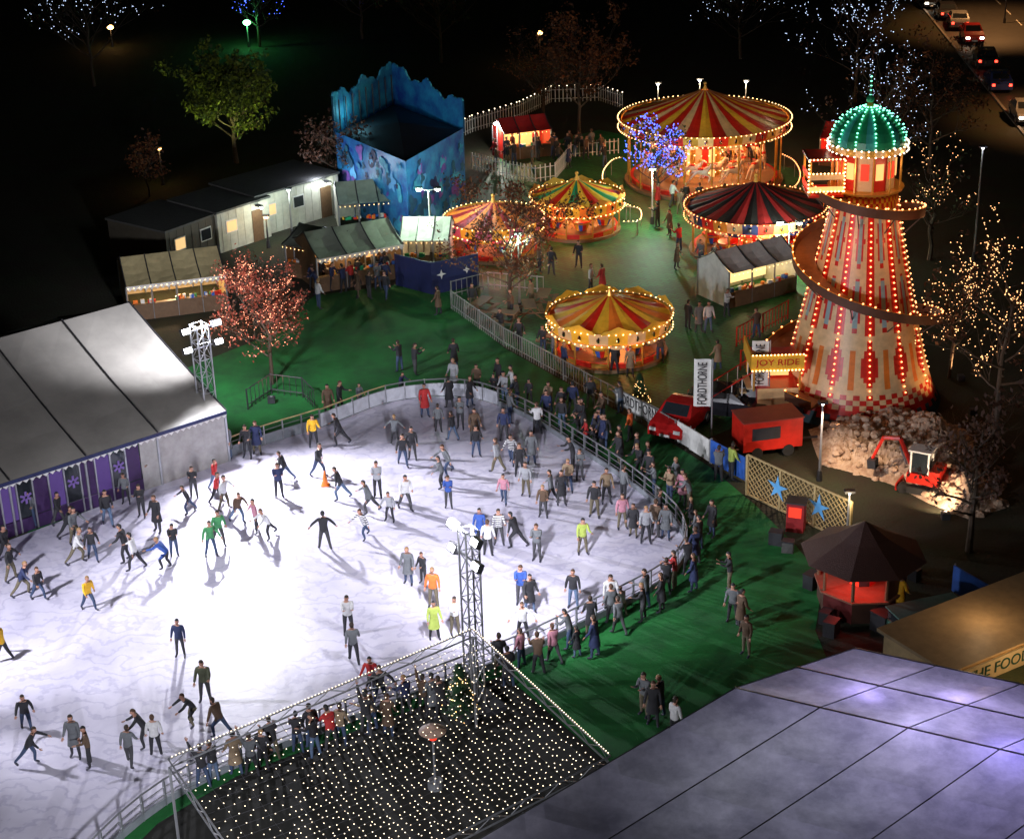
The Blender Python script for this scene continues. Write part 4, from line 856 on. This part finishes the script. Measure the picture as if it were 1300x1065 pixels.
for x in(-1.5,1.5):
    for y in(-.9,.9): mb.tube((x,y,.9),(x,y,1.4),.04,.04,steel)
mb.obj('food_cart',G(1180,812),rad(18),scale=.85)
board('blue_banner',(1208,755),(1258,785),.2,1.3,blue)
rr=random.Random(9)
for x,y in((1030,745),(1048,790),(1055,805),(1120,800),(1000,700),(1140,720),(1160,735),(985,690),(1020,515),(1040,520)):
    mb=MB(); s=rr.uniform(.4,.75); mb.box((0,0,s/2),(s,s*.8,s),rr.choice([dark,wood,dark,grey])); mb.box((0,0,s+.03),(s*1.06,s*.86,.06),dark); mb.obj('storage_crate',G(x,y),rr.uniform(0,3))
# food stall
p=G(1205,852,3);q=G(1400,772,3); p.z=q.z=0; X=frame(p,q); L=(q-p).length; mb=MB(); D=3.0
mb.box((L/2,D/2,3.05),(L+.4,D+.4,.12),M('tan_roof',(.34,.24,.13),vs=3)); mb.box((L/2,-.33,2.72),(L+.4,.08,.7),tan); mb.box((L/2,D,1.5),(L,.1,3),wood); mb.box((0.02,D/2,1.5),(.1,D,3),tan)
mb.box((L/2,.1,.5),(L,.4,1.0),wood); mb.box((L/2,D-.4,1.5),(L*.9,.4,1.6),glowY)
for i in range(5): mb.box((i*L/4,-.2,1.3),(.12,.12,2.3),wood)
fo=mb.obj('food_stall_building',mw=X); text('THE FOOD CO',M('green_lettering',(.02,.07,.04)),fo,(2.4,-.385,2.73),3.9,.4); pt_light(fo,(2.5,1.2,2.3),260,(1,.7,.35)); pt_light(fo,(2.5,-2.0,3.6),130,(1,.7,.4)); pt_light(fo,(3,1.5,4.2),60,(1,.65,.35))
# ---------------- near marquee roof (right)
def pvc():
    m=bpy.data.materials.new('translucent_pvc'); m.use_nodes=True; nt=m.node_tree; b=nt.nodes['Principled BSDF']; b.inputs['Roughness'].default_value=.4
    tr_=nt.nodes.new('ShaderNodeBsdfTranslucent'); mx=nt.nodes.new('ShaderNodeMixShader'); mx.inputs[0].default_value=.45
    n=nt.nodes.new('ShaderNodeTexNoise'); n.inputs['Scale'].default_value=.9; n.inputs['Detail'].default_value=8; n.inputs['Roughness'].default_value=.7; tc=nt.nodes.new('ShaderNodeTexCoord'); r=nt.nodes.new('ShaderNodeValToRGB'); r.color_ramp.elements[0].position=.35; r.color_ramp.elements[0].color=(.35,.34,.42,1); r.color_ramp.elements[1].position=.65; r.color_ramp.elements[1].color=(.65,.63,.72,1)
    nt.links.new(tc.outputs['Object'],n.inputs['Vector']); nt.links.new(n.outputs['Fac'],r.inputs[0]); nt.links.new(r.outputs[0],b.inputs['Base Color']); nt.links.new(r.outputs[0],tr_.inputs[0])
    nt.links.new(b.outputs[0],mx.inputs[1]); nt.links.new(tr_.outputs[0],mx.inputs[2]); nt.links.new(mx.outputs[0],nt.nodes['Material Output'].inputs[0]); return m
A=G(1085,823,4.2);Bq=G(640,1064,4.2);C=G(1330,876,4.2); u=(C-A).normalized(); v=(Bq-A).normalized(); k1=(G(957,891,4.9)-A).length
mb=MB(); pv=pvc()
def rp(i,j):
    z= 5.1-abs(j-k1)*.9/k1 if j<=k1 else 5.1-(j-k1)*.05
    return u*i+v*j+Vector((0,0,z))
A0=Vector((A.x,A.y,0)); u.z=0; v.z=0
js=[0,k1*.5,k1,k1*1.5,k1*2,k1*2.5,k1*3]; is_=[k*2.6 for k in range(9)]
for i0,i1 in zip(is_,is_[1:]):
    for j0,j1 in zip(js,js[1:]):
        n=4
        for a in range(n):
            for b_ in range(n):
                f=lambda s,t: rp(i0+(i1-i0)*s,j0+(j1-j0)*t)-Vector((0,0,.1*math.sin(math.pi*s)*math.sin(math.pi*t)))
                mb.quad(f(a/n,b_/n),f(a/n,(b_+1)/n),f((a+1)/n,(b_+1)/n),f((a+1)/n,b_/n),pv)
for i in is_:
    for j0,j1 in zip(js,js[1:]): mb.tube(rp(i,j0)+Vector((0,0,.01)),rp(i,j1)+Vector((0,0,.01)),.02,.02,grey if j0>=k1 else steel,5)
for j in js[:3]: mb.tube(rp(0,j)+Vector((0,0,.02)),rp(is_[-1],j)+Vector((0,0,.02)),.03,.03,steel,5)
wl=M('marquee_side_wall',(.12,.12,.13))
for a,b_ in(((0,0),(is_[-1],0)),((0,0),(0,k1)),((0,k1),(0,js[-1]))):
    P0=rp(*a);P1=rp(*b_); mb.quad((P0.x,P0.y,0),(P1.x,P1.y,0),tuple(P1),tuple(P0),wl)
for j in js: mb.tube((rp(0,j).x,rp(0,j).y,0),tuple(rp(0,j)),.06,.06,steel,6)
o=mb.obj('large_marquee',A0)
for px,py,dz,e,c in((1098,880,.5,40,(.5,.4,1)),(1165,932,.5,50,(.65,.6,1)),(1285,962,.6,90,(.35,.3,1)),(1215,880,.7,40,(.55,.45,1)),(1120,860,2.2,110,(.75,.7,1)),(1220,900,2.2,130,(.7,.62,1)),(1060,930,2.2,60,(.85,.88,1)),(1180,960,2.2,110,(.75,.7,1)),(960,950,2.2,50,(.9,.95,1)),(1290,930,2.2,120,(.6,.5,1)),(900,1020,2.2,40,(.9,.95,1)),(1080,1020,2.2,50,(.8,.85,1)),(1260,1020,2.2,80,(.6,.55,1))):
    g_=G(px,py,4.8); pt_light(o,(g_.x-A0.x,g_.y-A0.y,4.7-dz),e*1.35,c,.2)
# ---------------- fairy-light net canopy
A=G(600,808,3.6);B_=G(215,974,3.6);C=G(775,970,3.6); mb=MB(); D_=B_+(C-A); o0=A.copy()
def truss(a,b):
    a=a-o0;b=b-o0; L=(b-a).length; n=int(L/.6)
    for dz in(0,.3): mb.tube(a+Vector((0,0,dz)),b+Vector((0,0,dz)),.03,.03,steel,5)
    for i in range(n): mb.tube(a.lerp(b,i/n)+Vector((0,0,.3*(i%2))),a.lerp(b,(i+1)/n)+Vector((0,0,.3*((i+1)%2))),.015,.015,steel,4)
truss(A,B_);truss(A,C);truss(B_,D_);truss(C,D_)
for c in(A,B_,C,D_): mb.tube((c.x-o0.x,c.y-o0.y,-3.6),c-o0,.05,.05,steel,6)
U=(B_-A);W_=(C-A); nu=int(U.length/.25); nv=int(W_.length/.25)
def sagp(s,t): return U*s+W_*t+Vector((0,0,-.4*math.sin(math.pi*s)*math.sin(math.pi*t)))
for i in range(1,nu):
    for j in range(1,nv):
        s=i/nu;t=j/nv
        if s-t*.7>.45 and (i+j)%2: continue
        mb.bulb(sagp(s,t)+Vector((R.uniform(-.05,.05),R.uniform(-.05,.05),R.uniform(-.06,.06))),.0185,bulbP)
for i in range(0,nu*2): mb.bulb(U*(i/(nu*2))+Vector((0,0,.34)),.02,bulbP)
for i in range(0,nv*2): mb.bulb(W_*(i/(nv*2))+Vector((0,0,.34)),.02,bulbP)
for j in range(1,nv,2): mb.path([sagp(k/6,j/nv) for k in range(7)],[.006]*7,dark,3)
for i in range(2,nu,4): mb.path([sagp(i/nu,k/6) for k in range(7)],[.006]*7,dark,3)
mb.obj('fairy_light_canopy',o0)
sheet('timber_deck',[(640,856),(440,932),(300,985),(200,1045),(115,1130),(20,1240),(400,1400),(800,1100),(790,985)],.02,M('deck_dark',(.012,.012,.009),vs=3,rough=.9))
mb=MB(); mb.tube((0,0,0),(0,0,2.3),.04,.04,steel); mb.frus((0,0,2.2),.45,.08,.25,M('heater_hood',(.3,.2,.15)),16); mb.frus((0,0,0),.25,.25,.3,steel,12); mb.frus((0,0,1.9),.13,.16,.25,glowR,10); mb.obj('patio_heater',G(553,1000))
# ---------------- lamps
def lamp(name,bx,by,ty,col,e,lens,arm=0,double=False,r=.16,spot=0):
    b=G(bx,by);h=HT(bx,by,ty); mb=MB(); mb.tube((0,0,0),(0,0,h),.07,.04,dark if lens is lampO else steel,8); mb.frus((0,0,0),.14,.1,.5,dark,8)
    hs=[-.55,.55] if double else [arm]
    for x in hs:
        if x: mb.tube((0,0,h),(x,0,h+.1),.03,.03,steel,6)
        mb.box((x,0,h+.16),(.42,.26,.1),dark); mb.ell((x,0,h+.06),(r,r*.8,r*.7),lens,8,6)
    o=mb.obj(name,b)
    if spot: light('lamp','SPOT',(hs[0],-.35,h-.15),e,col,.12,o,(hs[0],-.36,0),spot)
    else: pt_light(o,(hs[0],-.35,h-.15),e,col,.12)
    return o
gcol=(.7,1,.7)
lamp('street_lamp',548,330,242,gcol,600,lampW,0,True)
lamp('street_lamp',632,200,158,(1,.95,.85),500,lampW,r=.22); lamp('street_lamp',341,315,277,(1,.7,.35),60,lampO); lamp('street_lamp',371,300,243,(.8,1,.9),90,lampW,r=.1)
lamp('street_lamp',207,235,190,(1,.55,.2),40,lampO); lamp('street_lamp',143,60,36,(1,.55,.2),40,lampO,r=.3); lamp('street_lamp',686,80,43,(1,.55,.2),40,lampO,r=.25)
lamp('street_lamp',1000,350,285,(.8,1,.75),900,lampW,0,True); lamp('street_lamp',1236,330,190,(.9,.9,1),15,lampW,r=.07); lamp('street_lamp',1075,690,628,(1,.8,.5),60,lampW,0,r=.06)
lamp('street_lamp',1275,30,-110,(1,.45,.15),6500,lampO,-1.2,spot=110); lamp('street_lamp',1390,150,0,(1,.45,.15),6000,lampO,-1.2,spot=110); lamp('street_lamp',828,285,218,gcol,800,lampW,0,r=.06); lamp('street_lamp',660,395,300,gcol,500,lampW,0,r=.05)  # last two lamp posts are added to light the paved square
for x,y,ty in((887,190,103),(835,180,108),(945,185,105)): lamp('carousel_floodlight_pole',x,y,ty,(1,.8,.5),120,lampW,0,r=.12)
lamp('green_spotlight',316,60,30,(.1,1,.25),180,E('green_lens',(.2,1,.35),20),0,r=.35)
def fixture(px,py,tx,ty,tz,e,col,sp=70,name='ground_floodlight'):
    b=G(px,py); mb=MB(); mb.box((0,0,.2),(.35,.3,.3),dark); mb.box((0,0,.32),(.12,.1,.14),steel); o=mb.obj(name,b); light('lamp','SPOT',(0,0,.45),e,col,.1,o,G(tx,ty,0)+Vector((0,0,tz))-b,sp)
fixture(285,235,300,207,6,1900,(.85,1,.3),75); fixture(330,225,300,207,7,1100,(.85,1,.3),75); fixture(1200,660,1150,580,.5,800,(1,.7,.45),100); fixture(345,512,345,488,4,150,(1,.4,.25),110); fixture(655,430,647,402,5,230,(1,.55,.3),110)
lamp('work_lamp',1040,610,515,(1,.72,.5),900,lampW,0,r=.06,spot=130)
# road
asph=M('asphalt',(.05,.048,.045),vs=1.2,bump=.2)
a1=G(1140,-30);a2=G(1345,225); dv=(a2-a1).normalized(); nv_=Vector((-dv.y,dv.x,0))
if nv_.x<0: nv_=-nv_
s0=a1-dv*150; s1=a2+dv*120; mb=MB(); mb.add([s0,s1,s1+nv_*15,s0+nv_*15],[(0,1,2,3)],asph); mb.v=[Vector((v.x,v.y,.016)) for v in mb.v]; ro=mb.obj('road')
if ro.data.polygons[0].normal.z<0: ro.data.flip_normals()
mb=MB(); an=math.atan2(dv.y,dv.x); Lr=(s1-s0).length
for off in(-.1,15.1): c=(s0+s1)/2+nv_*off; mb.box((c.x,c.y,.06),(Lr,.2,.12),M('kerb_stone',(.2,.19,.18)),an)
mb.obj('road_kerb')
mb=MB(); k=0
while k<Lr: c=s0+dv*k+nv_*7.5; mb.box((c.x,c.y,.022),(2.5,.12,.008),white,an); k+=5
mb.obj('road_markings')
mb=MB(); c0=s0+nv_*17.2+dv*Lr/2; mb.box((c0.x,c0.y,.06),(Lr,3.9,.1),M('pavement_slabs',(.2,.18,.16),vs=2),an); mb.obj('pavement')
print('objects',len(bpy.data.objects))
